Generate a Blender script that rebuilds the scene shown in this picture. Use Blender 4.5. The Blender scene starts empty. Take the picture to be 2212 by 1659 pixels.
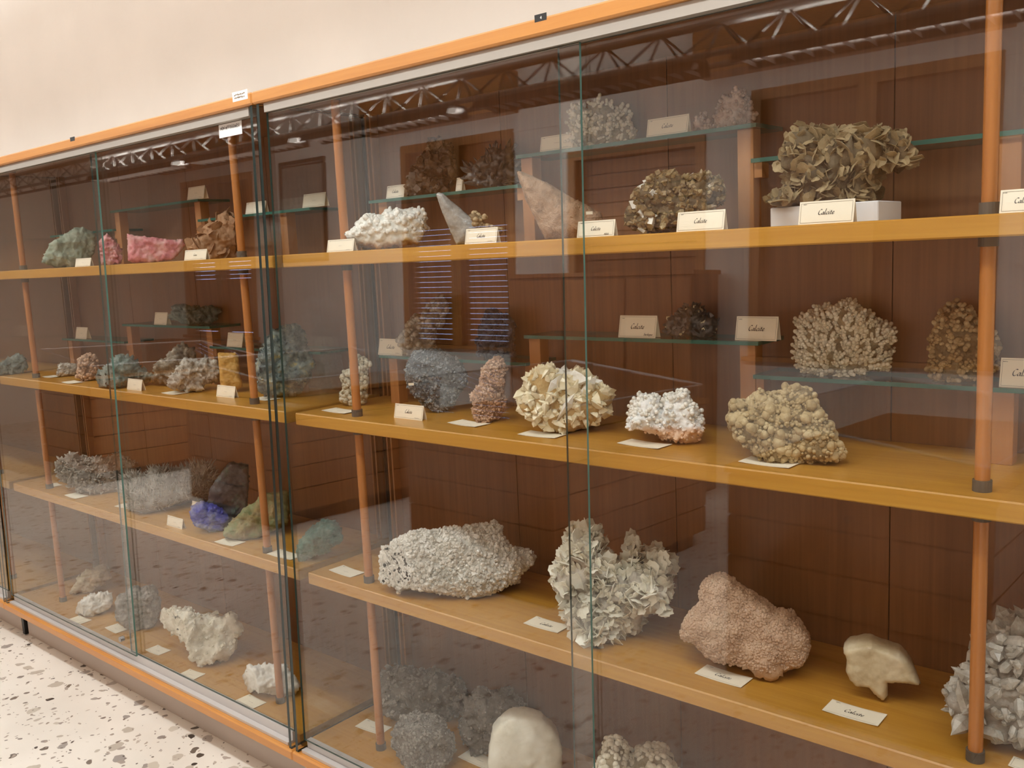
import bpy, math, random
import numpy as np
from mathutils import Vector, Matrix, noise as mn
from mathutils.geometry import delaunay_2d_cdt

random.seed(7); RNG = np.random.default_rng(7)
SC = bpy.context.scene
COL = SC.collection

# ------------------------------------------------------------------ camera
F_PX, YAW, PITCH, ROLL = 1991.06, math.radians(-40.70), math.radians(-8.06), math.radians(-2.70)
CAM = np.array([0.0, -1.4816, 1.5])
_f = np.array([math.sin(YAW)*math.cos(PITCH), math.cos(YAW)*math.cos(PITCH), math.sin(PITCH)])
_r0 = np.array([math.cos(YAW), -math.sin(YAW), 0.0]); _u0 = np.cross(_r0, _f)
_r = _r0*math.cos(ROLL) + _u0*math.sin(ROLL); _u = -_r0*math.sin(ROLL) + _u0*math.cos(ROLL)
cam = bpy.data.cameras.new('camera'); cam.sensor_width = 36.0; cam.lens = F_PX/2212*36; cam.clip_start = 0.02
camo = bpy.data.objects.new('camera', cam); COL.objects.link(camo)
camo.matrix_world = Matrix(((_r[0], _u[0], -_f[0], CAM[0]), (_r[1], _u[1], -_f[1], CAM[1]), (_r[2], _u[2], -_f[2], CAM[2]), (0, 0, 0, 1)))
SC.camera = camo

def ray(u, v): return _f + _r*(u-1106)/F_PX + _u*(829.5-v)/F_PX
def aty(u, v, y): d = ray(u, v); return CAM + d*(y-CAM[1])/d[1]
def atz(u, v, z): d = ray(u, v); return CAM + d*(z-CAM[2])/d[2]

# ------------------------------------------------------------------ world and view
w = bpy.data.worlds.new('daylight'); SC.world = w; w.use_nodes = True
bg = w.node_tree.nodes['Background']; bg.inputs[0].default_value = (0.45, 0.6, 1.0, 1); bg.inputs[1].default_value = 6.0
SC.view_settings.view_transform = 'Standard'; SC.view_settings.look = 'None'
SC.view_settings.gamma = 1.0; SC.view_settings.use_curve_mapping = False
SC.view_settings.exposure = 0.0
SC.cycles.transparent_max_bounces = 40; SC.cycles.max_bounces = 8; SC.cycles.glossy_bounces = 5
SC.cycles.caustics_reflective = False; SC.cycles.caustics_refractive = False
LAMP_NEAR, LAMP_FAR, LAMP_UP, LAMP_UP_NEAR = 9.2, 28.0, 48.0, 20.0
LAMP_COL = (0.97, 1.0, 1.0)

# ------------------------------------------------------------------ materials
def nodes_of(name):
    m = bpy.data.materials.new(name); m.use_nodes = True
    nt = m.node_tree; return m, nt, nt.nodes['Principled BSDF']
def lin(c):  # sRGB 0-255 -> linear
    return tuple(((x/255)/12.92 if x/255 <= .04045 else ((x/255+.055)/1.055)**2.4) for x in c) + (1,)
def plain(name, c, rough=.5, metal=0.0, spec=.5, emit=None, es=0):
    m, nt, b = nodes_of(name); b.inputs['Base Color'].default_value = lin(c); b.inputs['Roughness'].default_value = rough
    b.inputs['Metallic'].default_value = metal; b.inputs['Specular IOR Level'].default_value = spec
    if emit: b.inputs['Emission Color'].default_value = emit; b.inputs['Emission Strength'].default_value = es
    return m
def ramp(nt, stops):
    r = nt.nodes.new('ShaderNodeValToRGB'); e = r.color_ramp.elements
    while len(e) < len(stops): e.new(.5)
    for i, (p, c) in enumerate(stops): e[i].position = p; e[i].color = c if len(c) == 4 else lin(c)
    return r
def coords(nt, scale, which='Object', rot=(0, 0, 0)):
    t = nt.nodes.new('ShaderNodeTexCoord'); mp = nt.nodes.new('ShaderNodeMapping')
    mp.inputs['Scale'].default_value = scale; mp.inputs['Rotation'].default_value = rot
    nt.links.new(t.outputs[which], mp.inputs['Vector']); return mp
def wood(name, c1, c2, axis, rough=.35, fine=60, long=3.0, coat=.3):
    m, nt, b = nodes_of(name)
    s = [fine]*3; s['xyz'.index(axis)] = long
    mp = coords(nt, s); n = nt.nodes.new('ShaderNodeTexNoise'); n.inputs['Detail'].default_value = 5; n.inputs['Distortion'].default_value = .6
    n.inputs['Scale'].default_value = 1.0
    nt.links.new(mp.outputs[0], n.inputs['Vector'])
    s2 = [7.0]*3; s2['xyz'.index(axis)] = .7
    mp2 = coords(nt, s2); n2 = nt.nodes.new('ShaderNodeTexNoise'); n2.inputs['Scale'].default_value = 1.0; n2.inputs['Detail'].default_value = 3; n2.inputs['Distortion'].default_value = 1.5
    nt.links.new(mp2.outputs[0], n2.inputs['Vector'])
    mx = nt.nodes.new('ShaderNodeMath'); mx.operation = 'MULTIPLY_ADD'; mx.inputs[1].default_value = .55
    nt.links.new(n.outputs[0], mx.inputs[0]); 
    ml = nt.nodes.new('ShaderNodeMath'); ml.operation = 'MULTIPLY'; ml.inputs[1].default_value = .45
    nt.links.new(n2.outputs[0], ml.inputs[0]); nt.links.new(ml.outputs[0], mx.inputs[2])
    r = ramp(nt, [(.3, c1), (.7, c2)]); nt.links.new(mx.outputs[0], r.inputs[0]); nt.links.new(r.outputs[0], b.inputs['Base Color'])
    b.inputs['Roughness'].default_value = rough; b.inputs['Coat Weight'].default_value = coat; b.inputs['Coat Roughness'].default_value = .25
    return m
def rockmat(name, cols, scale=25, rough=.6, bump=.5, bscale=120, top=None, coat=0.0, trans=0.0, sss=0.0):
    """cols: 2-4 sRGB tones mixed by noise; top: (colour, edge, softness) a differently coloured upper zone of the stone"""
    m, nt, b = nodes_of(name)
    mp = coords(nt, (1, 1, 1)); n = nt.nodes.new('ShaderNodeTexNoise'); n.inputs['Scale'].default_value = scale; n.inputs['Detail'].default_value = 6; n.inputs['Roughness'].default_value = .65
    nt.links.new(mp.outputs[0], n.inputs['Vector'])
    k = len(cols); r = ramp(nt, [(.3 + .4*i/(k-1), c) for i, c in enumerate(cols)]); nt.links.new(n.outputs[0], r.inputs[0])
    out = r.outputs[0]
    if top:
        c, edge, soft = top
        g = coords(nt, (1, 1, 1)); sx = nt.nodes.new('ShaderNodeSeparateXYZ'); nt.links.new(g.outputs[0], sx.inputs[0])
        n2 = nt.nodes.new('ShaderNodeTexNoise'); n2.inputs['Scale'].default_value = scale*.7; n2.inputs['Detail'].default_value = 4; nt.links.new(g.outputs[0], n2.inputs['Vector'])
        ma = nt.nodes.new('ShaderNodeMath'); ma.operation = 'MULTIPLY_ADD'; ma.inputs[1].default_value = soft*2; nt.links.new(n2.outputs[0], ma.inputs[0]); nt.links.new(sx.outputs[2], ma.inputs[2])
        mr = nt.nodes.new('ShaderNodeMapRange'); mr.inputs[1].default_value = edge + soft*.6; mr.inputs[2].default_value = edge + soft*1.4; nt.links.new(ma.outputs[0], mr.inputs[0])
        mix = nt.nodes.new('ShaderNodeMix'); mix.data_type = 'RGBA'; mix.inputs['B'].default_value = lin(c)
        nt.links.new(mr.outputs[0], mix.inputs['Factor']); nt.links.new(out, mix.inputs['A']); out = mix.outputs['Result']
    nt.links.new(out, b.inputs['Base Color']); b.inputs['Roughness'].default_value = rough
    b.inputs['Coat Weight'].default_value = coat; b.inputs['Coat Roughness'].default_value = .15
    if trans: b.inputs['Transmission Weight'].default_value = trans
    if sss: b.inputs['Subsurface Weight'].default_value = sss; b.inputs['Subsurface Scale'].default_value = .012; b.inputs['Subsurface Radius'].default_value = (1, .8, .6)
    if bump:
        v = nt.nodes.new('ShaderNodeTexNoise'); v.inputs['Scale'].default_value = bscale; v.inputs['Detail'].default_value = 5; nt.links.new(mp.outputs[0], v.inputs['Vector'])
        bp = nt.nodes.new('ShaderNodeBump'); bp.inputs['Strength'].default_value = bump; bp.inputs['Distance'].default_value = .004
        nt.links.new(v.outputs[0], bp.inputs['Height']); nt.links.new(bp.outputs[0], b.inputs['Normal'])
    return m
def glassmat(name, tint):
    m = bpy.data.materials.new(name); m.use_nodes = True; nt = m.node_tree; nt.nodes.clear()
    o = nt.nodes.new('ShaderNodeOutputMaterial'); mix = nt.nodes.new('ShaderNodeMixShader')
    t = nt.nodes.new('ShaderNodeBsdfTransparent'); t.inputs[0].default_value = tint + (1,)
    g = nt.nodes.new('ShaderNodeBsdfGlossy'); g.inputs['Roughness'].default_value = 0.0
    fr = nt.nodes.new('ShaderNodeFresnel'); geo = nt.nodes.new('ShaderNodeNewGeometry')
    mr = nt.nodes.new('ShaderNodeMapRange'); mr.inputs[3].default_value = 1.52; mr.inputs[4].default_value = 1/1.52
    nt.links.new(geo.outputs['Backfacing'], mr.inputs[0]); nt.links.new(mr.outputs[0], fr.inputs['IOR'])
    nt.links.new(fr.outputs[0], mix.inputs[0]); nt.links.new(t.outputs[0], mix.inputs[1]); nt.links.new(g.outputs[0], mix.inputs[2]); nt.links.new(mix.outputs[0], o.inputs[0])
    return m

def terrazzo():
    m, nt, b = nodes_of('terrazzo'); L = nt.links.new
    base = (.80, .72, .62, 1)
    prev = None
    warp = nt.nodes.new('ShaderNodeTexNoise'); warp.inputs['Scale'].default_value = 18; warp.inputs['Detail'].default_value = 2
    tc = nt.nodes.new('ShaderNodeTexCoord'); L(tc.outputs['Object'], warp.inputs['Vector'])
    vm = nt.nodes.new('ShaderNodeVectorMath'); vm.operation = 'MULTIPLY_ADD'; vm.inputs[1].default_value = (.05, .05, 0)
    L(warp.outputs['Color'], vm.inputs[0]); L(tc.outputs['Object'], vm.inputs[2])
    n = nt.nodes.new('ShaderNodeTexNoise'); n.inputs['Scale'].default_value = 3; L(tc.outputs['Object'], n.inputs['Vector'])
    rb = ramp(nt, [(.35, (.78, .73, .66, 1)), (.65, (.86, .81, .74, 1))]); L(n.outputs[0], rb.inputs[0]); prev = rb.outputs[0]
    for sc_, thr, size, stops in ((13, .50, .30, [(0, (186, 176, 164)), (.4, (204, 194, 180)), (.7, (160, 152, 146)), (1, (210, 198, 186))]),
                              (24, .72, .30, [(0, (58, 50, 45)), (.22, (120, 106, 94)), (.6, (150, 140, 134)), (1, (188, 174, 162))]),
                              (50, .72, .32, [(0, (78, 68, 60)), (.4, (160, 146, 134)), (1, (192, 180, 168))])):
        v = nt.nodes.new('ShaderNodeTexVoronoi'); v.inputs['Scale'].default_value = sc_; v.voronoi_dimensions = '2D'; L(vm.outputs[0], v.inputs['Vector'])
        sep = nt.nodes.new('ShaderNodeSeparateColor'); L(v.outputs['Color'], sep.inputs[0])
        a = nt.nodes.new('ShaderNodeMath'); a.operation = 'GREATER_THAN'; a.inputs[1].default_value = thr; L(sep.outputs[0], a.inputs[0])
        sz = nt.nodes.new('ShaderNodeMath'); sz.operation = 'MULTIPLY'; sz.inputs[1].default_value = size; L(sep.outputs[2], sz.inputs[0])
        d = nt.nodes.new('ShaderNodeMath'); d.operation = 'LESS_THAN'; L(v.outputs['Distance'], d.inputs[0]); L(sz.outputs[0], d.inputs[1])
        mu = nt.nodes.new('ShaderNodeMath'); mu.operation = 'MULTIPLY'; L(a.outputs[0], mu.inputs[0]); L(d.outputs[0], mu.inputs[1])
        r = ramp(nt, stops); L(sep.outputs[1], r.inputs[0])
        mx = nt.nodes.new('ShaderNodeMix'); mx.data_type = 'RGBA'; L(mu.outputs[0], mx.inputs['Factor']); L(prev, mx.inputs['A']); L(r.outputs[0], mx.inputs['B']); prev = mx.outputs['Result']
    L(prev, b.inputs['Base Color']); b.inputs['Roughness'].default_value = .32
    return m
def plaster(name, c):
    m, nt, b = nodes_of(name); mp = coords(nt, (1, 1, 1)); n = nt.nodes.new('ShaderNodeTexNoise'); n.inputs['Scale'].default_value = 2.5; n.inputs['Detail'].default_value = 6
    nt.links.new(mp.outputs[0], n.inputs['Vector']); a = lin(c); r = ramp(nt, [(.3, tuple(x*.93 for x in a[:3])+(1,)), (.7, a)])
    nt.links.new(n.outputs[0], r.inputs[0]); nt.links.new(r.outputs[0], b.inputs['Base Color']); b.inputs['Roughness'].default_value = .85
    return m

M = {}
M['floor'] = terrazzo()
M['wall'] = plaster('wall_paint', (240, 233, 226)); M['ceiling'] = plaster('ceiling_paint', (238, 231, 222))
M['rail'] = wood('rail_beech', (194, 126, 54), (214, 150, 74), 'x', .35)
M['shelf'] = wood('shelf_oak', (182, 126, 42), (204, 152, 62), 'x', .34, fine=90)
M['back'] = wood('back_veneer', (120, 77, 43), (144, 96, 56), 'z', .4, fine=110)
M['post'] = wood('post_beech', (166, 100, 42), (188, 120, 56), 'z', .35)
M['bar'] = wood('riser_beech', (164, 108, 58), (184, 128, 76), 'z', .45)
M['roomwood'] = wood('room_wood', (150, 96, 44), (182, 124, 62), 'z', .45)
M['roomwoodx'] = wood('room_wood_boards', (128, 76, 34), (160, 102, 50), 'y', .45)
M['darkwood'] = wood('dark_wood', (74, 42, 24), (98, 60, 34), 'x', .5)
M['alu'] = plain('aluminium', (206, 202, 200), .38, .25)
M['aluw'] = plain('painted_aluminium', (178, 172, 163), .4, .3)
M['collar'] = plain('grey_rubber', (92, 84, 74), .6)
M['toppanel'] = plain('bounce_grey', (206, 200, 192), .6)
M['plinth'] = plain('grey_plinth', (190, 178, 168), .5)
M['black'] = plain('black_plastic', (22, 22, 22), .45)
M['paper'] = plain('card_paper', (246, 236, 214), .7)
M['white'] = plain('white_paper', (248, 246, 244), .7)
M['ink'] = plain('ink', (52, 44, 40), .7); M['faint'] = plain('faint_ink', (150, 136, 118), .7)
M['foam'] = plain('polystyrene', (226, 226, 228), .8)
M['glass'] = glassmat('pane_glass', (.985, .992, .988))
M['shelfglass'] = glassmat('shelf_glass', (.93, .975, .955))
M['gedge'] = plain('glass_edge_dark', (16, 36, 34), .2); M['gedge2'] = plain('glass_edge_green', (98, 134, 124), .2)
M['gedge4'] = plain('door_edge', (66, 84, 76), .25); M['gedge3'] = plain('glass_plate_edge', (48, 104, 92), .2); M['truss'] = plain('truss_grey', (128, 120, 112), .35, .4); M['lampbox'] = plain('lamp_housing', (70, 62, 56), .45, .3)
M['tube'] = plain('lamp_tube', (255, 250, 240), .5, emit=(1, .94, .84, 1), es=2.5)
M['picture'] = plain('picture_print', (150, 146, 140), .4); M['frame'] = plain('picture_frame', (48, 38, 32), .4)
M['red'] = plain('red_sign', (190, 30, 24), .5); M['steel'] = plain('lock_steel', (170, 170, 172), .25, 1)

# ------------------------------------------------------------------ mesh helpers
def tag(o, label=None, cat=None, group=None, kind=None):
    for k, v in (('label', label), ('category', cat), ('group', group), ('kind', kind)):
        if v: o[k] = v
    return o
def link(o, parent=None, loc=None):
    COL.objects.link(o)
    if parent: o.parent = parent
    if loc is not None: o.location = loc
    return o
def mesh(name, V, Fc, mats, smooth=False, fm=None):
    me = bpy.data.meshes.new(name); me.from_pydata([tuple(map(float, v)) for v in V], [], [tuple(map(int, f)) for f in Fc])
    for m in (mats if isinstance(mats, (list, tuple)) else [mats]): me.materials.append(m)
    if fm is not None: me.polygons.foreach_set('material_index', np.asarray(fm, dtype=np.int32))
    if smooth: me.polygons.foreach_set('use_smooth', np.ones(len(me.polygons), dtype=bool))
    me.update(); return me
def obj(name, V, Fc, mats, parent=None, loc=None, smooth=False, fm=None):
    return link(bpy.data.objects.new(name, mesh(name, V, Fc, mats, smooth, fm)), parent, loc)
def empty(name, loc):
    o = bpy.data.objects.new(name, None); o.empty_display_size = .05; return link(o, None, loc)
QF = [(0, 1, 3, 2), (4, 6, 7, 5), (0, 2, 6, 4), (1, 5, 7, 3), (0, 4, 5, 1), (2, 3, 7, 6)]
def hexa(p): return [tuple(q) for q in p], [tuple(reversed(f)) for f in QF]
class MB:
    def __init__(s): s.V = []; s.F = []
    def add(s, V, Fc):
        b = len(s.V); s.V += [tuple(v) for v in V]; s.F += [tuple(i+b for i in f) for f in Fc]; return s
    def box(s, a, b, bev=0.0):
        (x0, y0, z0), (x1, y1, z1) = a, b
        if not bev:
            return s.add(*hexa([(x, y, z) for x in (x0, x1) for y in (y0, y1) for z in (z0, z1)]))
        e = bev; V = []; 
        # chamfered box: 24 vertices
        idx = {}
        for sx in (0, 1):
            for sy in (0, 1):
                for sz in (0, 1):
                    X = (x0, x1)[sx]; Y = (y0, y1)[sy]; Z = (z0, z1)[sz]; dx = (1, -1)[sx]*e; dy = (1, -1)[sy]*e; dz = (1, -1)[sz]*e
                    idx[sx, sy, sz, 'x'] = len(V); V.append((X, Y+dy, Z+dz))
                    idx[sx, sy, sz, 'y'] = len(V); V.append((X+dx, Y, Z+dz))
                    idx[sx, sy, sz, 'z'] = len(V); V.append((X+dx, Y+dy, Z))
        I = idx; Fs = []
        for k in (0, 1):
            q = [I[k, 0, 0, 'x'], I[k, 0, 1, 'x'], I[k, 1, 1, 'x'], I[k, 1, 0, 'x']]; Fs.append(q if k == 0 else q[::-1])
            q = [I[0, k, 0, 'y'], I[1, k, 0, 'y'], I[1, k, 1, 'y'], I[0, k, 1, 'y']]; Fs.append(q if k == 0 else q[::-1])
            q = [I[0, 0, k, 'z'], I[0, 1, k, 'z'], I[1, 1, k, 'z'], I[1, 0, k, 'z']]; Fs.append(q if k == 0 else q[::-1])
        for a_ in (0, 1):
            for b_ in (0, 1):
                Fs.append([I[0, a_, b_, 'y'], I[1, a_, b_, 'y'], I[1, a_, b_, 'z'], I[0, a_, b_, 'z']])
                Fs.append([I[a_, 0, b_, 'x'], I[a_, 1, b_, 'x'], I[a_, 1, b_, 'z'], I[a_, 0, b_, 'z']])
                Fs.append([I[a_, b_, 0, 'x'], I[a_, b_, 1, 'x'], I[a_, b_, 1, 'y'], I[a_, b_, 0, 'y']])
                for c_ in (0, 1): pass
        for sx in (0, 1):
            for sy in (0, 1):
                for sz in (0, 1): Fs.append([I[sx, sy, sz, 'x'], I[sx, sy, sz, 'y'], I[sx, sy, sz, 'z']])
        return s.add(V, Fs)
    def tube(s, p, q, r, n=12, r2=None, caps=True):
        p = Vector(p); q = Vector(q); d = (q-p).normalized(); a = d.orthogonal().normalized(); b = d.cross(a); r2 = r if r2 is None else r2
        V = []
        for c, rr in ((p, r), (q, r2)):
            for i in range(n):
                t = 2*math.pi*i/n; V.append(c + a*rr*math.cos(t) + b*rr*math.sin(t))
        Fs = [(i, (i+1) % n, n+(i+1) % n, n+i) for i in range(n)]
        if caps: Fs += [tuple(range(n-1, -1, -1)), tuple(range(n, 2*n))]
        return s.add(V, Fs)
    def build(s, name, mat, parent=None, loc=None, smooth=False):
        V = s.V
        if loc is not None: V = [(x-loc[0], y-loc[1], z-loc[2]) for x, y, z in V]
        o = obj(name, V, s.F, mat, parent, loc, smooth)
        import bmesh
        bm = bmesh.new(); bm.from_mesh(o.data); bmesh.ops.recalc_face_normals(bm, faces=bm.faces); bm.to_mesh(o.data); bm.free()
        return o
def box(name, a, b, mat, parent=None, bev=0.0, loc=None): return MB().box(a, b, bev).build(name, mat, parent, loc)
def struct(name, a, b, mat): return tag(box(name, a, b, mat), kind='structure')

# ------------------------------------------------------------------ room shell
XL, XR, YB, YF_, ZC = -11.0, 3.6, .40, -4.5, 3.5
struct('floor', (XL, YF_, -.1), (XR, YB, 0), M['floor'])
struct('ceiling', (XL, YF_-.2, ZC), (XR, YB+.1, ZC+.1), M['ceiling'])
struct('wall_back', (XL, YB, 0), (XR, YB+.1, ZC), M['wall'])
struct('wall_left', (XL-.1, YF_-.2, 0), (XL, YB+.1, ZC), M['wall'])
struct('wall_right', (XR, YF_-.2, 0), (XR+.1, YB+.1, ZC), M['wall'])
# opposite wall with real openings
WIN = [(-10.2, -8.75, .95, 2.75), (-6.35, -5.0, .95, 2.75), (-4.45, -3.25, 1.0, 2.5), (-2.9, -1.35, .95, 2.75), (-.4, 1.0, .95, 2.75)]
mb = MB(); xs = [XL] + [v for w_ in WIN for v in w_[:2]] + [XR]
for i in range(0, len(xs), 2): mb.box((xs[i], YF_-.2, 0), (xs[i+1], YF_, ZC))
for x0, x1, z0, z1 in WIN: mb.box((x0, YF_-.2, 0), (x1, YF_, z0)); mb.box((x0, YF_-.2, z1), (x1, YF_, ZC))
tag(mb.build('wall_front', M['wall']), kind='structure')
tag(box('trim_1', (XL, YF_, 2.72), (XR, YF_+.012, 2.735), M['wall']), kind='structure')
WL = ['tall wooden window with light coming through its blind slats near the far end', 'wooden window with daylight slits between its blind slats beside the picture',
      'wall recess closed by pale brown slats between two windows', 'wooden window with closed brown slats behind the counters', 'wooden window with closed slats at the right end']
for i, (x0, x1, z0, z1) in enumerate(WIN):
    root = tag(empty('window_%d' % (i+1), ((x0+x1)/2, YF_, z0)), kind='structure')
    W = Vector(root.location); sub = lambda m, n, mat: m.build(n, mat, root)
    def loc_box(n, a, b, mat): return MB().box(tuple(Vector(a)-W), tuple(Vector(b)-W)).build(n, mat, root)
    t = .07
    for n_, a, b in (('jamb', (x0, YF_-.1, z0), (x0+t, YF_+.02, z1)), ('jamb', (x1-t, YF_-.1, z0), (x1, YF_+.02, z1)), ('head', (x0+t, YF_-.1, z1-t), (x1-t, YF_+.02, z1)), ('sill', (x0-.03, YF_-.1, z0-.03), (x1+.03, YF_+.06, z0))):
        loc_box(n_, a, b, M['roomwood'])
    if i != 2:
        loc_box('pelmet', (x0-.35, YF_, z1+.12), (x1+.05, YF_+.2, z1+.45), M['roomwood'])
        loc_box('mullion', ((x0+x1)/2-.06, YF_-.1, z0), ((x0+x1)/2+.06, YF_+.015, z1-t), M['roomwood'])
    pitch, gap = (.047, .005) if i in (0, 1) else ((.11, .012) if i == 2 else (.05, .0015))
    zz = z0; sm = None; lightm = M['roomwoodx']
    while zz < z1-t-pitch*.5:
        if i in (0, 1) and (zz > 1.95 or (i == 0 and (zz < 1.55 or zz > 1.75))): gap_z = 0
        else: gap_z = gap
        if sm is None:
            o = loc_box('slat', (x0+t, YF_-.064, zz), (x1-t, YF_-.06, zz+pitch-gap), lightm); sm = o; z_first = zz; h0 = pitch-gap; zl0 = zz-z0
        else:
            c = sm.copy(); COL.objects.link(c); c.parent = root; k_ = (pitch-gap_z)/h0; c.scale = (1, 1, k_); c.location = (0, 0, (zz-z0)-zl0*k_)
        zz += pitch
    if i >= 2: loc_box('shutter_back', (x0, YF_-.16, z0), (x1, YF_-.13, z1), M['plinth'] if i == 2 else M['darkwood'])

# ------------------------------------------------------------------ glass front cabinets
Z1, Z2, Z3, Z4, TH = 1.5241, 1.1003, .6507, .174, .0332
def yf(z): return -.091 + .0264*z          # the glazed front leans back a little
DEPTH = .345
def pane(name, x0, x1, z0, z1, off, th, parent, P, edge):
    p = [(x, yf(z)+off+dy, z) for x in (x0, x1) for dy in (0, th) for z in (z0, z1)]
    V, Fc = hexa([tuple(Vector(q)-P) for q in p])
    o = obj(name, V, Fc, [M['glass'], M['gedge4'], edge], parent, None, False); 
    import bmesh
    bm = bmesh.new(); bm.from_mesh(o.data); bmesh.ops.recalc_face_normals(bm, faces=bm.faces)
    for f in bm.faces: f.material_index = 0 if abs(f.normal.y) > .9 else (2 if f.normal.x > .9 else 1)
    bm.to_mesh(o.data); bm.free(); return o
def cabinet(X0, X1, label, posts, full=True, overlap=.0):
    root = tag(empty('display_cabinet', ((X0+X1)/2, .15, 0)), label, 'cabinet', 'glass front mineral cabinets along the wall')
    P = Vector(root.location)
    def lb(n, a, b, mat, bev=0.0, parent=root): return MB().box(tuple(Vector(a)-P), tuple(Vector(b)-P), bev).build(n, mat, parent)
    g = .0008
    lb('top_board', (X0+g, yf(1.91), 1.909), (X1-g, .0, 1.940), M['rail'], .004)
    lb('inner_top', (X0+g, .0005, 1.909), (X1-g, .36, 1.929), M['back'])
    lb('bounce_panel', (X0+g, .0005, 1.9295), (X1-g, .36, 1.938), M['toppanel'])  # added neutral top, unseen; keeps wood-coloured bounce off the wall
    lb('bottom_rail', (X0+g, yf(.15), .122), (X1-g, -.045, .152), M['rail'], .004)
    lb('floor_board', (X0+.02, -.042, .13), (X1-.02, .36, Z4), M['shelf'])
    lb('plinth', (X0+.045, -.02, 0), (X1-.02, .36, .121), M['plinth'])
    lb('leg', (X0+.012, -.03, 0), (X0+.032, .33, .121), M['black'])
    a = lb('top_track', (X0+.034, yf(1.9)+.013, 1.886), (X1-.034, -.0005, 1.9085), M['aluw'])
    t = lb('bottom_track', (X0+.034, -.056, .1525), (X1-.034, -.0425, .186), M['alu'])
    lb('track_lip', (X0+.030, -.074, .1525), (X1-.034, -.0565, .161), M['alu'], 0, t)
    for i in range(4):
        wd = (X1-X0-.04)/4; lb('back_panel', (X0+.02+i*wd+.0012, DEPTH, .125), (X0+.02+(i+1)*wd-.0012, .356, 1.9085), M['back'])
    shx0, shx1 = X0+.0215, X1-.0215
    for z in (Z1, Z2, Z3): lb('shelf', (shx0, 0, z-TH), (shx1, DEPTH-.001, z), M['shelf'], .0025)
    for xp in posts:
        for za, zb in ((Z4, Z3-TH), (Z3, Z2-TH), (Z2, Z1-TH), (Z1, 1.909)):
            c = Vector((xp, .0456, 0))-P
            po = MB().tube((c.x, c.y, za+.016), (c.x, c.y, zb-.012), .0112, 20, caps=False).build('post', M['post'], root, None, True)
            MB().tube((c.x, c.y, za), (c.x, c.y, za+.018), .0142, 20).build('collar', M['collar'], po)
            MB().tube((c.x, c.y, zb-.014), (c.x, c.y, zb), .0142, 20).build('collar', M['collar'], po)
    for s, xa in ((-1, X0+.0095), (1, X1-.0205)):
        p = [(x, y+(yf(z)+.008 if y < 0 else 0), z) for x in (xa, xa+.011) for y in (-1e-9, .342) for z in (.1525, 1.9085)]
        p = [(x, (yf(z)+.008 if k in (0, 1, 4, 5) else y), z) for k, (x, y, z) in enumerate(p)]
        V, Fc = hexa([tuple(Vector(q)-P) for q in p]); o = obj('side_glass', V, Fc, [M['glass'], M['gedge']], root)
        import bmesh
        bm = bmesh.new(); bm.from_mesh(o.data); bmesh.ops.recalc_face_normals(bm, faces=bm.faces)
        for f in bm.faces: f.material_index = 0 if abs(f.normal.x) > .9 else 1
        bm.to_mesh(o.data); bm.free()
        xs_ = xa+.0125 if s < 0 else xa-.013
        for k in range(2): lb('corner_strip', (xs_+(.006*k+.012*k if s < 0 else -.018*k), .318, .175), (xs_+(.006+.018*k if s < 0 else .006-.018*k), .3445, 1.9085), M['roomwood'])
    xm = (X0+X1)/2
    d1 = pane('sliding_door', X0+.03, xm+.03+overlap, .1865, 1.8855, .022, .006, root, P, M['gedge2'])
    d2 = pane('sliding_door', xm-.03+overlap, X1-.03, .1865, 1.8855, .034, .006, root, P, M['gedge'])
    zl = .235
    lk = MB().tube((xm+.008-P.x, yf(zl)+.022-.001, zl), (xm+.008-P.x, yf(zl)+.022-.016, zl), .009, 16)
    lk.V = [(x, y-P.y, z) for x, y, z in lk.V]; lk.build('lock', M['steel'], d1, None, False)
    return root
XJ = -2.0755
cabinet(XJ, XJ+1.985, 'right glass front cabinet full of calcite specimens', (-1.8482, -.3599), overlap=.0)
cabinet(XJ-1.985, XJ, 'left glass front cabinet with the paper notice on its door', (-3.7951, -2.3068), overlap=.055)
cabinet(XJ-1.985*2, XJ-1.985, 'farthest glass front cabinet cut by the left picture edge', (-5.78, -4.29))

# stepped glass risers
def riser(X0, z, label):
    root = tag(empty('display_riser', (X0+1.0, .28, z)), label, 'riser', 'glass risers at the back of the shelves'); P = Vector(root.location)
    bars = (X0+.165, X0+.675, X0+1.23, X0+1.70)
    for i, xb in enumerate(bars):
        h = .195 if i in (1, 2) else .128
        MB().box(tuple(Vector((xb-.017, .236, z))-P), tuple(Vector((xb+.017, .27, z+h))-P), .001).build('bar', M['bar'], root)
        if i in (1, 2):
            s = -1 if i == 1 else 1
            MB().box(tuple(Vector((min(xb+s*.0175, xb+s*.034), .238, z+.10))-P), tuple(Vector((max(xb+s*.0175, xb+s*.034), .268, z+.128))-P)).build('peg', M['bar'], root)
    for k, (xa, xb, h) in enumerate(((bars[0]-.04, bars[1]-.0185, .128), (bars[1]-.02, bars[2]+.03, .195), (bars[2]+.0185, bars[3]+.15, .128))):
        V, Fc = hexa([tuple(Vector(q)-P) for q in [(x, y, zz) for x in (xa, xb) for y in (.222, .343) for zz in (z+h, z+h+.008)]])
        o = obj('glass_plate', V, Fc, [M['shelfglass'], M['gedge3']], root)
        import bmesh
        bm = bmesh.new(); bm.from_mesh(o.data); bmesh.ops.recalc_face_normals(bm, faces=bm.faces)
        for f in bm.faces: f.material_index = 0 if abs(f.normal.z) > .9 else 1
        bm.to_mesh(o.data); bm.free()
LOW, HIGH = .1365, .2035
riser(XJ, Z1, 'stepped glass plates on wooden bars, top shelf of the right cabinet')
riser(XJ, Z2, 'stepped glass plates on wooden bars, middle shelf of the right cabinet')
riser(XJ-1.985, Z1, 'stepped glass plates on wooden bars, top shelf of the left cabinet')
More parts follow.
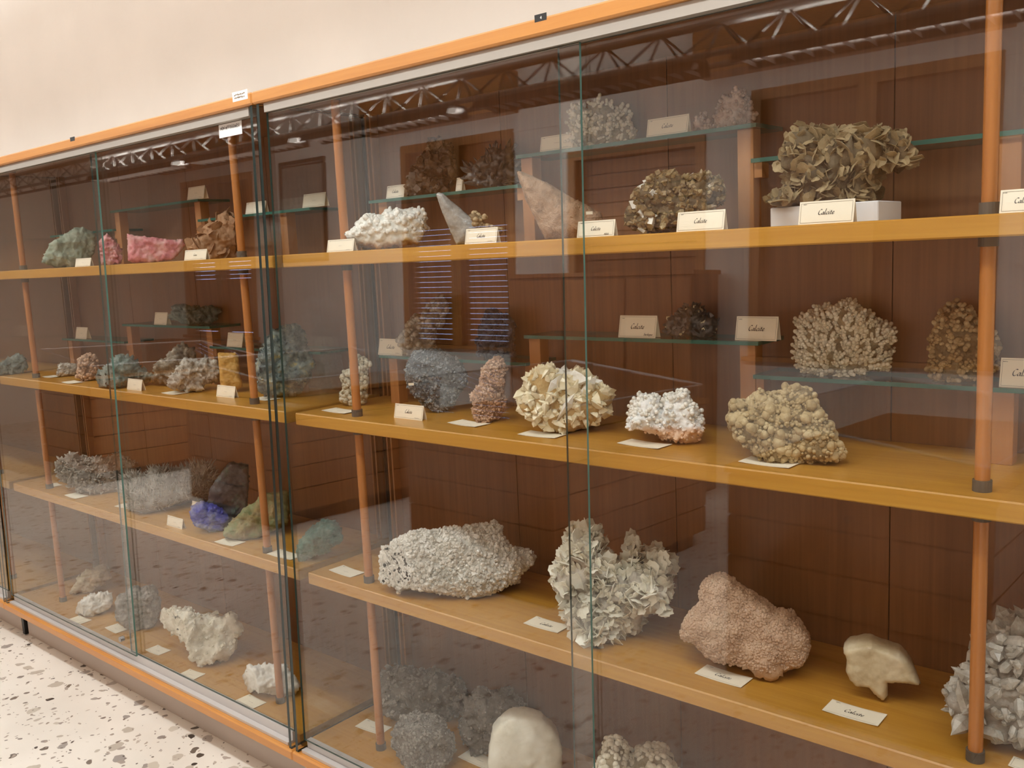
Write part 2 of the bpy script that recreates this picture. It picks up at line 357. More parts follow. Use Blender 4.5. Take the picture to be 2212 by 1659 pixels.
riser(XJ-1.985, Z2, 'stepped glass plates on wooden bars, middle shelf of the left cabinet')

# ------------------------------------------------------------------ room furniture seen in the glass
def counter(x0, x1, y0, y1, label, knob=False):
    root = tag(empty('display_counter', ((x0+x1)/2, (y0+y1)/2, 0)), label, 'counter', 'boarded display counters in the middle of the room'); P = Vector(root.location)
    def lb(n, a, b, mat, bev=0.0, parent=root): return MB().box(tuple(Vector(a)-P), tuple(Vector(b)-P), bev).build(n, mat, parent)
    lb('plinth', (x0+.05, y0+.05, 0), (x1-.05, y1-.05, .09), M['darkwood'])
    lb('core', (x0+.02, y0+.02, .09), (x1-.02, y1-.02, .80), M['darkwood'])
    for k in range(5):
        za = .09 + k*.142; zb = za + .134
        lb('board', (x1-.019, y0, za), (x1, y1, zb), M['roomwoodx']); lb('board', (x0, y0, za), (x0+.019, y1, zb), M['roomwoodx'])
        lb('board', (x0+.0195, y1-.019, za), (x1-.0195, y1, zb), M['roomwoodx']); lb('board', (x0+.0195, y0, za), (x1-.0195, y0+.019, zb), M['roomwoodx'])
    lb('tray', (x0-.01, y0-.01, .801), (x1+.01, y1+.01, .825), M['roomwood'])
    xm = (x0+x1)/2
    p = [(x, y, z) for x in (x0+.02, x1-.02) for y in (y0+.02, y1-.02) for z in (.826, 1.0 if x < xm else .9)]
    V, Fc = hexa([tuple(Vector(q)-P) for q in p]); o = obj('glass_lid', V, Fc, M['glass'], root)
    import bmesh
    bm = bmesh.new(); bm.from_mesh(o.data); bmesh.ops.recalc_face_normals(bm, faces=bm.faces); bm.to_mesh(o.data); bm.free()
    for a, b in (((x1-.02, y0+.02, .902), (x1-.02, y1-.02, .902)), ((x0+.02, y0+.02, 1.002), (x0+.02, y1-.02, 1.002)), ((x1-.02, y1-.02, .902), (x0+.02, y1-.02, 1.002)), ((x1-.02, y0+.02, .902), (x0+.02, y0+.02, 1.002))):
        MB().tube(tuple(Vector(a)-P), tuple(Vector(b)-P), .005, 6).build('lid_edge', M['alu'], root)
    if knob: MB().tube(tuple(Vector((xm, y1, .7))-P), tuple(Vector((xm, y1+.02, .7))-P), .012, 12).build('knob', M['steel'], root)
    return root
counter(-1.45, -.62, -3.0, -1.38, 'boarded display counter nearest the camera with a round knob', True)
counter(-3.35, -2.44, -3.05, -1.70, 'boarded display counter facing the joint between the cabinets')
counter(-5.55, -4.62, -3.2, -1.75, 'boarded display counter facing the left cabinet')
counter(-7.75, -6.85, -3.2, -1.75, 'boarded display counter farthest down the room')
def picture(x0, x1, z0, z1, label):
    root = tag(empty('framed_picture', ((x0+x1)/2, YF_, z0)), label, 'picture'); P = Vector(root.location); t = .035
    def lb(n, a, b, mat): return MB().box(tuple(Vector(a)-P), tuple(Vector(b)-P)).build(n, mat, root)
    for a, b in (((x0, YF_, z0), (x0+t, YF_+.03, z1)), ((x1-t, YF_, z0), (x1, YF_+.03, z1)), ((x0+t, YF_, z0), (x1-t, YF_+.03, z0+t)), ((x0+t, YF_, z1-t), (x1-t, YF_+.03, z1))): lb('frame_side', a, b, M['frame'])
    lb('print', (x0+t, YF_, z0+t), (x1-t, YF_+.012, z1-t), M['picture'])
picture(-8.2, -7.45, 1.75, 2.78, 'tall dark framed picture between two windows')
def room_cabinet(x0, x1, z1, label):
    root = tag(empty('low_cabinet', ((x0+x1)/2, YF_+.25, 0)), label, 'cabinet'); P = Vector(root.location)
    def lb(n, a, b, mat): return MB().box(tuple(Vector(a)-P), tuple(Vector(b)-P), .003).build(n, mat, root)
    lb('carcass', (x0, YF_+.08, 0), (x1, YF_+.43, z1-.03), M['darkwood']); lb('top', (x0-.02, YF_+.08, z1-.03), (x1+.02, YF_+.46, z1), M['roomwoodx'])
    n = 3; wd = (x1-x0)/n
    for i in range(n): lb('door', (x0+i*wd+.01, YF_+.431, .08), (x0+(i+1)*wd-.01, YF_+.45, z1-.05), M['roomwoodx'])
room_cabinet(-4.7, -3.1, 1.55, 'dark wooden cabinet under the slatted recess'); room_cabinet(-10.4, -8.6, .9, 'low dark wooden cabinet under the far window')

# ------------------------------------------------------------------ lighting trusses and lamps
def truss(y, z, x0, x1, label):
    root = tag(empty('lighting_truss', ((x0+x1)/2, y, z)), label, 'truss', 'lighting trusses under the ceiling'); P = Vector(root.location)
    ch = [(0, .14, .017), (-.09, 0, .012), (.09, 0, .012)]
    for dy, dz, r in ch: MB().tube((x0-P.x, dy, dz), (x1-P.x, dy, dz), r, 10).build('chord', M['truss'], root, None, True)
    me = None; L = .28; n = int((x1-x0)/L)
    for i in range(n):
        for s in (-1, 1):
            a = Vector((x0-P.x+i*L, 0, .14)); 
            for q in (.5, -.5):
                b = Vector((a.x+q*L, s*.09, 0))
                if me is None:
                    o = MB().tube((0, 0, 0), (0, 0, 1), .0055, 5).build('brace', M['truss'], root, None, True); me = o.data
                else: o = link(bpy.data.objects.new('brace', me), root)
                d = b-a; o.location = a; o.rotation_mode = 'QUATERNION'; o.rotation_quaternion = Vector((0, 0, 1)).rotation_difference(d); o.scale = (1, 1, d.length)
    k = x0+.6
    while k < x1: MB().tube((k-P.x, 0, .14), (k-P.x, 0, ZC-z), .004, 6).build('hanger', M['truss'], root); k += 2.1
    return root
def lamp(x, y, z, label, power, up, tilt=0.0):
    root = tag(empty('strip_lamp', (x, y, z)), label, 'lamp', 'long strip lamps hung under the trusses'); L = .59
    V = []; prof = [(-.085, -.03), (-.06, .028), (.06, .028), (.085, -.03), (.078, -.03), (.055, .02), (-.055, .02), (-.078, -.03)]
    for xx in (-L, L): V += [(xx, a, b) for a, b in prof]
    n = len(prof); Fc = [(i, (i+1) % n, n+(i+1) % n, n+i) for i in range(n)]
    Fc += [(0, 1, 6, 7), (1, 2, 5, 6), (2, 3, 4, 5)] + [(n+7, n+6, n+1, n), (n+6, n+5, n+2, n+1), (n+5, n+4, n+3, n+2)]
    obj('housing', V, Fc, M['lampbox'], root)
    MB().tube((-L+.02, 0, .004), (L-.02, 0, .004), .013, 10).build('tube_lamp', M['tube'] if power else M['white'], root, None, True)
    me = None
    for i in range(15):
        xx = -L+.04+i*(2*L-.08)/14
        if me is None: o = MB().add([(0, -.07, -.028), (0, .07, -.028), (0, .052, -.012), (0, -.052, -.012), (.002, -.07, -.028), (.002, .07, -.028), (.002, .052, -.012), (.002, -.052, -.012)], [(0, 1, 2, 3), (7, 6, 5, 4), (0, 4, 5, 1), (2, 6, 7, 3)]).build('louvre_blade', M['alu'], root); me = o.data
        else: o = link(bpy.data.objects.new('louvre_blade', me), root)
        o.location = (xx, 0, 0)
    if power:
        for nm, pw, dz, rot in (('lamp_light', power, -.034, 0), ('lamp_uplight', up, .034, math.pi)):
            l = bpy.data.lights.new(nm, 'AREA'); l.shape = 'RECTANGLE'; l.size = 2*L-.06; l.size_y = .13; l.energy = pw; l.color = LAMP_COL; l.spread = math.radians((168 if y > -1 else 150) if dz < 0 else 170)
            o = link(bpy.data.objects.new(nm, l), root); o.location = (0, 0, dz if not tilt or dz > 0 else -.085); o.rotation_euler = (rot+tilt if dz < 0 else rot-tilt*.8, 0, 0)
    return root
truss(-2.0, 2.34, -10.5, 2.6, 'chrome lighting truss over the display counters'); truss(-.65, 2.44, -10.5, 2.6, 'chrome lighting truss just in front of the cabinets')
k = 0
for x in (-6.5, -5.15, -3.85, -2.5, -1.15, .2): 
    on = x != -2.5
    lamp(x, -2.0, 2.325, ('lit' if on else 'unlit') + ' strip lamp of the counter truss, number %s from the far end' % ('one', 'two', 'three', 'four', 'five', 'six')[k], LAMP_FAR if on else 0, LAMP_UP, -math.radians(42)); k += 1
k = 0
for x in (-6.3, -4.95, -3.6, -2.25, -.9, .45):
    lamp(x, -.65, 2.39, 'lit strip lamp of the cabinet truss, number %s from the far end' % ('one', 'two', 'three', 'four', 'five', 'six')[k], LAMP_NEAR, LAMP_UP_NEAR); k += 1

# ------------------------------------------------------------------ mineral specimens
def crop(ox, oy, s, pts): 
    a = np.array(pts, float).reshape(-1, 2)/s; return a + np.array([ox, oy])
K = 3.318
def fbm(p, sc, seed): return mn.fractal(Vector((p[0]*sc+seed, p[1]*sc+seed*.7, p[2]*sc-seed)), 1.0, 2.0, 4)
def ico(sub=1):
    t = (1+5**.5)/2
    V = [np.array(v)/np.linalg.norm(v) for v in [(-1, t, 0), (1, t, 0), (-1, -t, 0), (1, -t, 0), (0, -1, t), (0, 1, t), (0, -1, -t), (0, 1, -t), (t, 0, -1), (t, 0, 1), (-t, 0, -1), (-t, 0, 1)]]
    Fc = [(0, 11, 5), (0, 5, 1), (0, 1, 7), (0, 7, 10), (0, 10, 11), (1, 5, 9), (5, 11, 4), (11, 10, 2), (10, 7, 6), (7, 1, 8), (3, 9, 4), (3, 4, 2), (3, 2, 6), (3, 6, 8), (3, 8, 9), (4, 9, 5), (2, 4, 11), (6, 2, 10), (8, 6, 7), (9, 8, 1)]
    for _ in range(sub):
        c = {}; N = []
        def mid(a, b):
            k = (min(a, b), max(a, b))
            if k not in c: m = V[a]+V[b]; c[k] = len(V); V.append(m/np.linalg.norm(m))
            return c[k]
        for a, b, d in Fc: x, y, z = mid(a, b), mid(b, d), mid(d, a); N += [(a, x, z), (b, y, x), (d, z, y), (x, y, z)]
        Fc = N
    return np.array(V), Fc
def crystal(n=6, taper=.55, tip=.45):   # prism with pointed end, along +z, length 1
    V = []
    for z, r in ((-.15, .9), (1-tip, 1.0*(.6+.4*taper))):
        V += [(r*math.cos(2*math.pi*i/n), r*math.sin(2*math.pi*i/n), z) for i in range(n)]
    V.append((0.08, 0.03, 1.0)); V.append((0, 0, -.15)); Fc = [(i, (i+1) % n, n+(i+1) % n, n+i) for i in range(n)] + [(n+i, n+(i+1) % n, 2*n) for i in range(n)] + [((i+1) % n, i, 2*n+1) for i in range(n)]
    return np.array(V, float), Fc
def blade():                       # flat double wedge crystal, scalenohedral
    V = np.array([(-1, 0, .15), (0, -.34, 0), (1, 0, .1), (0, .34, 0), (-.62, 0, .62), (.1, -.2, .72), (.6, 0, .6), (.1, .2, .72), (.05, 0, 1.0), (0, 0, -.2)], float)
    Fc = [(0, 1, 5, 4), (1, 2, 6, 5), (2, 3, 7, 6), (3, 0, 4, 7), (4, 5, 8), (5, 6, 8), (6, 7, 8), (7, 4, 8), (1, 0, 9), (2, 1, 9), (3, 2, 9), (0, 3, 9)]
    return V, Fc
def petal(seed, n=11, thick=.07, curl=.35, rag=.14):  # curved ragged plate, base at origin, growing along +z
    r = np.random.default_rng(seed); V = []
    rim = []
    for i in range(n):
        t = math.pi*(-.12 + 1.24*i/(n-1)); rr = 1 + rag*(r.random()-.5)*2
        rim.append((.62*rr*math.cos(t), .1+.9*rr*max(math.sin(t), -.05)))
    ring2 = [(x*.5, z*.5+.02) for x, z in rim]
    def lift(x, z, s): return (x, curl*(x*x*.7 + z*z*.5) - curl*.15 + s, z)
    for s in (thick*.5, -thick*.5):
        V += [lift(x, z, s*.35) for x, z in rim]; V += [lift(x, z, s) for x, z in ring2]; V.append(lift(0, 0, s))
    m = 2*n+1; Fc = []
    for k, b in ((0, 0), (1, m)):
        for i in range(n-1):
            q = [(b+i, b+i+1, b+n+i+1, b+n+i), (b+n+i, b+n+i+1, b+2*n)]
            for f in q: Fc.append(f if k == 0 else tuple(reversed(f)))
    for i in range(n-1): Fc.append((i+1, i, m+i, m+i+1))
    return np.array(V, float), Fc
def rhomb(): 
    V = np.array([(x+.25*z, y+.12*z, z) for x in (-.5, .5) for y in (-.5, .5) for z in (-.5, .5)], float)
    return V, [tuple(reversed(f)) for f in QF]
def frame_for(nrm, rng, twist=True):
    n = Vector(nrm).normalized(); a = n.orthogonal().normalized(); b = n.cross(a); t = rng.random()*2*math.pi if twist else 0
    x = a*math.cos(t)+b*math.sin(t); y = n.cross(x); return np.array([x, y, n]).T
PROTO = {'sphere': [ico(1)], 'ball': [ico(2)], 'spike': [crystal(6, .4, .7), crystal(5, .3, .8)], 'prism': [crystal(6, .8, .3), crystal(6, .6, .45)], 'blade': [blade()],
         'petal': [petal(1), petal(2), petal(3)], 'ragged': [petal(4, 13, .12, .25, .17), petal(5, 13, .12, .45, .2), petal(6, 13, .13, .1, .16)], 'rhomb': [rhomb()]}
ROCKS = {}
def rock(name, label, outline, zs, mat, T=.12, y=None, amp=.08, freq=14, dome=.6, res=40, rough=.3, elems=(), jag=.012, cat='mineral', front=.22, group=None, emat=None, tilt=0):
    """outline: silhouette seen from the camera (photo pixels); zs: height of the surface it stands on; T: thickness"""
    rng = np.random.default_rng(abs(hash(label)) % 1000 if False else sum(map(ord, label)))
    outline = np.asarray(outline, float)
    ib = outline[:, 1].argmax(); uc = outline[:, 0].mean()
    if y is None:
        c = atz(uc, outline[ib, 1], zs); y = float(np.clip(c[1], .045, .25))
    c = aty(uc, outline[:, 1].mean(), y); h = np.array([c[0]-CAM[0], c[1]-CAM[1]]); h /= np.linalg.norm(h)
    H = np.array([h[0], h[1], 0]); E1 = np.array([h[1], -h[0], 0]); base = np.array([c[0], c[1], zs])
    ta = math.radians(tilt); ZZ = np.array([0, 0, 1.0]); E2 = ZZ*math.cos(ta) + H*math.sin(ta); NN = H*math.cos(ta) - ZZ*math.sin(ta)
    def topl(uv):
        d = ray(*uv); t = ((base-CAM)@NN)/(d@NN); p = CAM+d*t-base; return p@E1, p@E2
    pts = np.array([topl(q) for q in outline])
    b0, b1 = pts[:, 1].min(), pts[:, 1].max(); pts[:, 1] = (pts[:, 1]-b0)*b1/(b1-b0)
    size = max(np.ptp(pts[:, 0]), np.ptp(pts[:, 1])); step = size/res
    # resample with a natural rag
    ring = []
    for i in range(len(pts)):
        a, b = pts[i], pts[(i+1) % len(pts)]; n = max(1, int(np.linalg.norm(b-a)/step+.5))
        for k in range(n):
            p = a+(b-a)*k/n
            if k: p = p + (rng.random(2)-.5)*jag*size
            ring.append(p)
    ring = np.array(ring); ring[:, 1] = np.maximum(ring[:, 1], 0)
    A = ring; B = np.roll(ring, -1, axis=0)
    def dist(P):
        d = B-A; t = np.clip(((P[:, None]-A)*d).sum(2)/((d*d).sum(1)+1e-12), 0, 1); q = A+d*t[..., None]; return np.linalg.norm(P[:, None]-q, axis=2).min(1)
    gx = np.arange(pts[:, 0].min(), pts[:, 0].max(), step); gy = np.arange(0, b1, step*.87)
    G = np.array([(x+(j % 2)*step*.5, yy) for j, yy in enumerate(gy) for x in gx]) + (rng.random((len(gx)*len(gy), 2))-.5)*step*.4
    ins = np.zeros(len(G), bool)
    for (x1, y1), (x2, y2) in zip(A, B):
        cnd = ((y1 > G[:, 1]) != (y2 > G[:, 1])); ins ^= cnd & (G[:, 0] < (x2-x1)*(G[:, 1]-y1)/((y2-y1) if abs(y2-y1) > 1e-12 else 1e-12)+x1)
    G = G[ins]; dG = dist(G); G = G[dG > step*.45]; 
    co = [Vector(p) for p in ring] + [Vector(p) for p in G]; n0 = len(ring)
    vo, _, fo, ov, _, _ = delaunay_2d_cdt(co, [(i, (i+1) % n0) for i in range(n0)], [list(range(n0))], 1, 1e-6)
    P2 = np.array([tuple(v) for v in vo]); d = dist(P2); Rm = max(d.max()*dome, 1e-4)
    hh = np.sqrt(np.maximum(0, 1-(1-np.minimum(d/Rm, 1))**2)); edge = d < 1e-5
    seed = rng.random()*50
    m = len(P2); Vf = np.zeros((2*m, 3))
    for s, (sg, th) in enumerate(((-1, T*front), (1, T*(1-front)))):
        Vf[s*m:(s+1)*m] = E1*P2[:, :1] + E2*P2[:, 1:2] + NN*(sg*th*hh)[:, None]
    idx = np.arange(2*m); idx[m:][edge] = np.arange(m)[edge]
    F3 = [tuple(f) for f in fo] + [tuple(idx[m+i] for i in reversed(f)) for f in fo]
    # normals, displacement
    def vnorm(V):
        N = np.zeros_like(V); F = np.array(F3); fn = np.cross(V[F[:, 1]]-V[F[:, 0]], V[F[:, 2]]-V[F[:, 0]])
        for k in range(3): np.add.at(N, F[:, k], fn)
        return N/(np.linalg.norm(N, axis=1, keepdims=True)+1e-12), fn
    N, _ = vnorm(Vf)
    if (N[:m][~edge]@H).mean() > 0: F3 = [tuple(reversed(f)) for f in F3]; N = -N
    if amp:
        disp = np.array([fbm(v, freq/size*.35, seed) for v in Vf]); d2 = np.array([mn.turbulence(Vector(v)*(freq*1.5/size)+Vector((seed, 0, 0)), 3, False) for v in Vf]); disp = disp - rough*(d2-.6)*1.4
        Vf += N*(disp*amp*size*np.where(np.concatenate([edge, edge]), .15, 1))[:, None]
    yw = Vf[:, 1]+base[1]; Vf[:, 1] = np.clip(yw, .006, .233 if zs in (Z1, Z2, Z1+.034) else .3395)-base[1]
    Vf[:, 2] = np.maximum(Vf[:, 2], 0)
    # compact
    used = np.unique(np.array(F3)); remap = {o: i for i, o in enumerate(used)}; Vc = Vf[used]; F3 = [tuple(remap[i] for i in f) for f in F3]
    o = obj(name, Vc, F3, mat, None, tuple(base), True); tag(o, label, cat, group)
    Fa = np.array(F3); fn = np.cross(Vc[Fa[:, 1]]-Vc[Fa[:, 0]], Vc[Fa[:, 2]]-Vc[Fa[:, 0]]); ar = np.linalg.norm(fn, axis=1); fn = fn/(ar[:, None]+1e-12); cen = Vc[Fa].mean(1)
    ROCKS[label] = (o, Vc, Fa, base, H, E1)
    zmax = Vc[:, 2].max()
    for e in elems:
        kind, n, smin, smax, asp = e[:5]; op = e[5] if len(e) > 5 else {}
        wgt = ar*np.where(fn@(-H)+.35*fn[:, 2] > -.1, 1.0, op.get('back', .12))*(fn[:, 2] > -.75)
        if 'zone' in op: lo, hi = op['zone']; wgt = wgt*((cen[:, 2]/zmax >= lo) & (cen[:, 2]/zmax <= hi))
        if 'side' in op: lo, hi = op['side']; q = (cen@E1-pts[:, 0].min())/np.ptp(pts[:, 0]); wgt = wgt*((q >= lo) & (q <= hi))
        if wgt.sum() == 0: continue
        pick = rng.choice(len(Fa), n, p=wgt/wgt.sum()); em = op.get('mat', emat or mat); spread = op.get('spread', .5); up = op.get('up', 0.0); sink = op.get('sink', .1)
        ctr = np.array([0, 0, b1*op.get('cz', .35)]); radial = op.get('radial', 0)
        VV, FF = [], []; meshes = {}; nparts = 0
        for j, f in enumerate(pick):
            bw = rng.dirichlet((1, 1, 1)); p = (Vc[Fa[f]]*bw[:, None]).sum(0); nn = fn[f] + (rng.random(3)-.5)*2*spread + np.array([0, 0, up])
            if radial: q = p-ctr; nn = nn*(1-radial) + radial*q/(np.linalg.norm(q)+1e-9)
            nn /= np.linalg.norm(nn)
            pr = PROTO[kind]; k = int(rng.integers(len(pr))); s = (smin+(smax-smin)*rng.random()**1.6)*size
            R = frame_for(nn, rng); pos = p - nn*sink*s
            S = np.array(asp)*s*(.85+.3*rng.random(3)) if kind not in ('sphere', 'ball') else np.array(asp)*s
            for rep in range(op.get('chain', 1)):
                W = (pr[k][0]*S)@R.T + pos
                W[:, 2] = np.maximum(W[:, 2], .0004)
                W[:, 1] = np.clip(W[:, 1], .004-base[1], (.2345 if zs in (Z1, Z2, Z1+.034) else .343)-base[1])
                if op.get('parts') and nparts < 300:
                    obj('crystal', W-pos, pr[k][1], em, o, tuple(pos), op.get('smooth', kind in ('sphere', 'ball')))
                    nparts += 1
                else:
                    b = sum(len(v) for v in VV); VV.append(W); FF += [tuple(i+b for i in q) for q in pr[k][1]]
                pos = pos + nn*s*1.25 + (rng.random(3)-.5)*s*.9; S = S*.86
        if VV: tag(obj('crystal_crust', np.concatenate(VV), FF, em, o, None, op.get('smooth', kind in ('sphere', 'ball'))), kind='stuff')
    return o

RM = {}
RM['white'] = rockmat('white_calcite', [(205, 200, 186), (238, 235, 226), (250, 249, 244)], 30, .45, .3, 150, sss=.0)
RM['whitebrown'] = rockmat('white_over_brown', [(150, 108, 66), (190, 150, 104), (130, 96, 62)], 40, .55, .5, 150, top=((238, 238, 230), .018, .02))
RM['quartz'] = rockmat('milky_quartz', [(196, 190, 178), (226, 222, 212), (244, 242, 236)], 22, .25, .25, 200, coat=.4)
RM['slab'] = rockmat('grey_matrix', [(62, 62, 58), (92, 90, 84), (140, 134, 120)], 40, .6, .6, 120, top=((206, 202, 192), .002, .008))
RM['yellow'] = rockmat('yellow_calcite', [(204, 186, 142), (228, 216, 182), (240, 234, 212)], 26, .35, .3, 120, coat=.3)
RM['botry'] = rockmat('beige_botryoidal', [(138, 116, 80), (180, 158, 116), (206, 188, 148)], 30, .7, .5, 200)
RM['pinkgrain'] = rockmat('pink_granular', [(170, 136, 108), (200, 168, 140), (216, 190, 164)], 18, .5, .5, 260, coat=.2)
RM['pinkwhite'] = rockmat('pink_white_aragonite', [(200, 150, 112), (224, 182, 146), (232, 204, 178)], 30, .45, .4, 160, top=((242, 242, 240), .035, .015))
RM['grey'] = rockmat('grey_blue_druse', [(74, 82, 88), (120, 128, 132), (176, 180, 180)], 45, .3, .6, 200, coat=.4)
RM['brownpink'] = rockmat('brown_pink', [(150, 110, 82), (194, 156, 126), (222, 196, 172)], 40, .5, .5, 200)
RM['rose'] = rockmat('desert_rose', [(120, 102, 72), (152, 132, 96), (176, 156, 118)], 25, .75, .5, 180)
RM['druse'] = rockmat('brown_druse', [(84, 64, 36), (138, 112, 70), (190, 172, 132)], 45, .4, .6, 200, coat=.3)
RM['spar'] = rockmat('pinkbrown_spar', [(150, 116, 88), (180, 146, 116), (118, 92, 70)], 30, .45, .7, 300)
RM['clear'] = rockmat('grey_spar', [(128, 128, 124), (168, 168, 164), (206, 206, 202)], 30, .2, .3, 200, coat=.6)
RM['darkbrown'] = rockmat('dark_brown_crystal', [(70, 54, 40), (108, 86, 66), (140, 116, 92)], 40, .35, .4, 150, coat=.4)
RM['smoky'] = rockmat('smoky_crystal', [(52, 46, 42), (82, 74, 68), (116, 104, 92)], 30, .3, .3, 150, coat=.5)
RM['coral'] = rockmat('cream_aragonite', [(204, 194, 168), (230, 222, 202), (244, 240, 226)], 30, .6, .4, 180)
RM['flower'] = rockmat('flower_calcite', [(212, 202, 178), (236, 230, 212), (248, 246, 236)], 20, .4, .2, 120, coat=.2)
RM['dullcoral'] = rockmat('dull_aragonite', [(150, 124, 86), (182, 158, 120), (206, 188, 154)], 30, .6, .5, 180)
RM['pinkfluff'] = rockmat('pinkish_aragonite', [(166, 128, 104), (196, 166, 146), (214, 196, 184)], 30, .5, .4, 180)
RM['beige'] = rockmat('beige_spar', [(180, 160, 124), (210, 194, 160), (226, 214, 188)], 14, .5, .25, 120, coat=.2)
RM['knob'] = rockmat('white_knobs', [(150, 138, 112), (196, 188, 164), (224, 218, 200)], 50, .6, .5, 200)
RM['bluedark'] = rockmat('dark_blue_stone', [(34, 40, 56), (60, 68, 88), (92, 98, 112)], 35, .45, .5, 160)
RM['greygrain'] = rockmat('grey_granular', [(110, 104, 96), (146, 140, 132), (182, 176, 168)], 50, .55, .7, 220)
RM['dome'] = rockmat('white_dome', [(214, 208, 188), (232, 228, 212), (240, 238, 226)], 14, .35, .15, 60, coat=.2)
RM['green'] = rockmat('pale_green_stone', [(96, 108, 88), (142, 152, 130), (184, 188, 168)], 20, .6, .5, 140)
RM['greengrey'] = rockmat('grey_green_stone', [(66, 76, 70), (114, 126, 118), (168, 172, 162)], 35, .6, .6, 160)
RM['pink'] = rockmat('rhodochrosite_pink', [(168, 84, 90), (214, 128, 132), (232, 176, 172), (190, 150, 140)], 20, .45, .4, 120)
RM['rosebrown'] = rockmat('brown_desert_rose', [(134, 96, 64), (170, 128, 92), (196, 158, 122)], 22, .7, .5, 160)
RM['greybrown'] = rockmat('grey_brown_stone', [(74, 60, 46), (136, 122, 102), (204, 196, 180)], 40, .6, .6, 160)
RM['whitegrey'] = rockmat('white_grey_stone', [(92, 78, 62), (168, 160, 146), (230, 226, 216)], 45, .6, .6, 160)
RM['straw'] = rockmat('yellow_fibrous', [(170, 124, 52), (206, 160, 80), (222, 184, 112)], 30, .5, .4, 120)
RM['blueyellow'] = rockmat('blue_grey_yellow_stone', [(34, 44, 46), (76, 90, 90), (140, 150, 142), (206, 176, 70)], 26, .5, .6, 140)
RM['teal'] = rockmat('teal_stone', [(28, 66, 62), (60, 116, 106), (122, 152, 138)], 30, .5, .6, 140)
RM['slabdark'] = rockmat('dark_copper_slab', [(44, 40, 44), (68, 66, 70), (96, 140, 124)], 12, .45, .5, 140)
RM['azurite'] = rockmat('azurite_blue', [(44, 44, 130), (66, 70, 176), (120, 124, 170), (150, 116, 84)], 22, .5, .6, 160)
RM['malachite'] = rockmat('green_brown_stone', [(110, 88, 52), (150, 132, 84), (128, 138, 92), (172, 158, 112)], 18, .55, .5, 140)
RM['greycrystal'] = rockmat('grey_crystal', [(140, 132, 120), (178, 172, 160), (208, 202, 192)], 35, .4, .4, 180, coat=.3)

def dark(base, k, cols, scale=40):
    RM[base+'_matrix'] = rockmat(base+'_matrix', [tuple(int(c*k) for c in col) for col in cols], scale, .75, .6, 160); return RM[base+'_matrix']  # darker body under the crystals: crevice shade put into its colour
dark('botry', 0.74, [(150, 122, 78), (196, 172, 122)]); dark('coral', 0.84, [(170, 150, 116), (200, 182, 146)]); dark('dullcoral', 0.78, [(150, 124, 86), (182, 158, 120)])
dark('grey', 0.85, [(74, 82, 88), (130, 136, 140)]); dark('yellow', 0.95, [(176, 140, 84), (206, 176, 122)]); dark('rose', 0.75, [(120, 102, 72), (152, 132, 96)]); dark('druse', 0.75, [(110, 86, 50), (150, 124, 84)])
dark('knob', 0.82, [(150, 138, 112), (190, 176, 150)]); dark('brownpink', 0.82, [(150, 110, 82), (194, 156, 126)]); dark('greygrain', 0.88, [(120, 112, 104), (160, 152, 144)]); dark('quartz', 1.00, [(170, 160, 146), (206, 198, 184)]); dark('greycrystal', 0.92, [(150, 140, 128), (190, 182, 170)])
c55 = lambda p: crop(550, 150, K, p); c55b = lambda p: crop(550, 550, K, p); c11 = lambda p: crop(1100, 150, K, p); c11b = lambda p: crop(1100, 550, K, p)
c60 = lambda p: crop(600, 1000, K, p); c60b = lambda p: crop(600, 1159, K, p); c11c = lambda p: crop(1100, 1000, K, p); c15b = lambda p: crop(1562, 550, K, p); c15c = lambda p: crop(1562, 1159, K, p)
c15 = lambda p: crop(1562, 0, K, p); c0 = lambda p: crop(0, 200, K, p); c0b = lambda p: crop(0, 600, K, p); c0c = lambda p: crop(0, 950, K, p)
# --- right cabinet, top shelf
rock('calcite_pod', 'white frothy calcite with a brown underside on the top shelf behind the post', c55([640,1185,680,1165,720,1140,740,1090,810,1050,870,1060,940,1045,1000,1020,1080,1000,1150,1000,1215,1040,1220,1120,1210,1200,1190,1240,1100,1275,1000,1295,900,1310,820,1290,740,1250,660,1225]), Z1, RM['whitebrown'], .13, .11, .1, 10, elems=[('sphere', 420, .014, .042, (1, 1, .8), {'zone': (.36, 1), 'mat': RM['white'], 'sink': .3})])
rock('spar_crystal', 'single tall grey translucent pointed crystal on the top shelf', c55([1300,895,1320,880,1350,890,1400,940,1470,1000,1530,1060,1590,1090,1610,1160,1610,1270,1500,1300,1450,1295,1400,1180,1350,1050]), Z1, RM['clear'], .07, .12, .02, 8, dome=1.0, jag=.003)
rock('coral_sprig', 'small brown knobbly sprig leaning on the grey pointed crystal', c55([1540,1050,1570,1025,1610,1050,1660,1050,1655,1090,1635,1110,1680,1140,1740,1160,1780,1165,1780,1195,1720,1250,1640,1290,1600,1270,1600,1180,1570,1120]), Z1, RM['dullcoral_matrix'], .05, .075, .06, 12, emat=RM['dullcoral'], elems=[('sphere', 60, .05, .1, (1, 1, 1))])
rock('dogtooth_spar', 'large pinkish brown pointed spar leaning left on the top shelf', c11([50,725,100,738,200,785,290,835,380,895,470,955,560,1005,660,1065,675,1120,660,1260,500,1270,330,1275,260,1265,210,1160,160,1050,120,960,90,860]), Z1, RM['spar'], .11, .13, .035, 18, dome=1.0, jag=.004, elems=[('rhomb', 160, .008, .025, (1, 1, .5), {'side': (.4, 1)})])
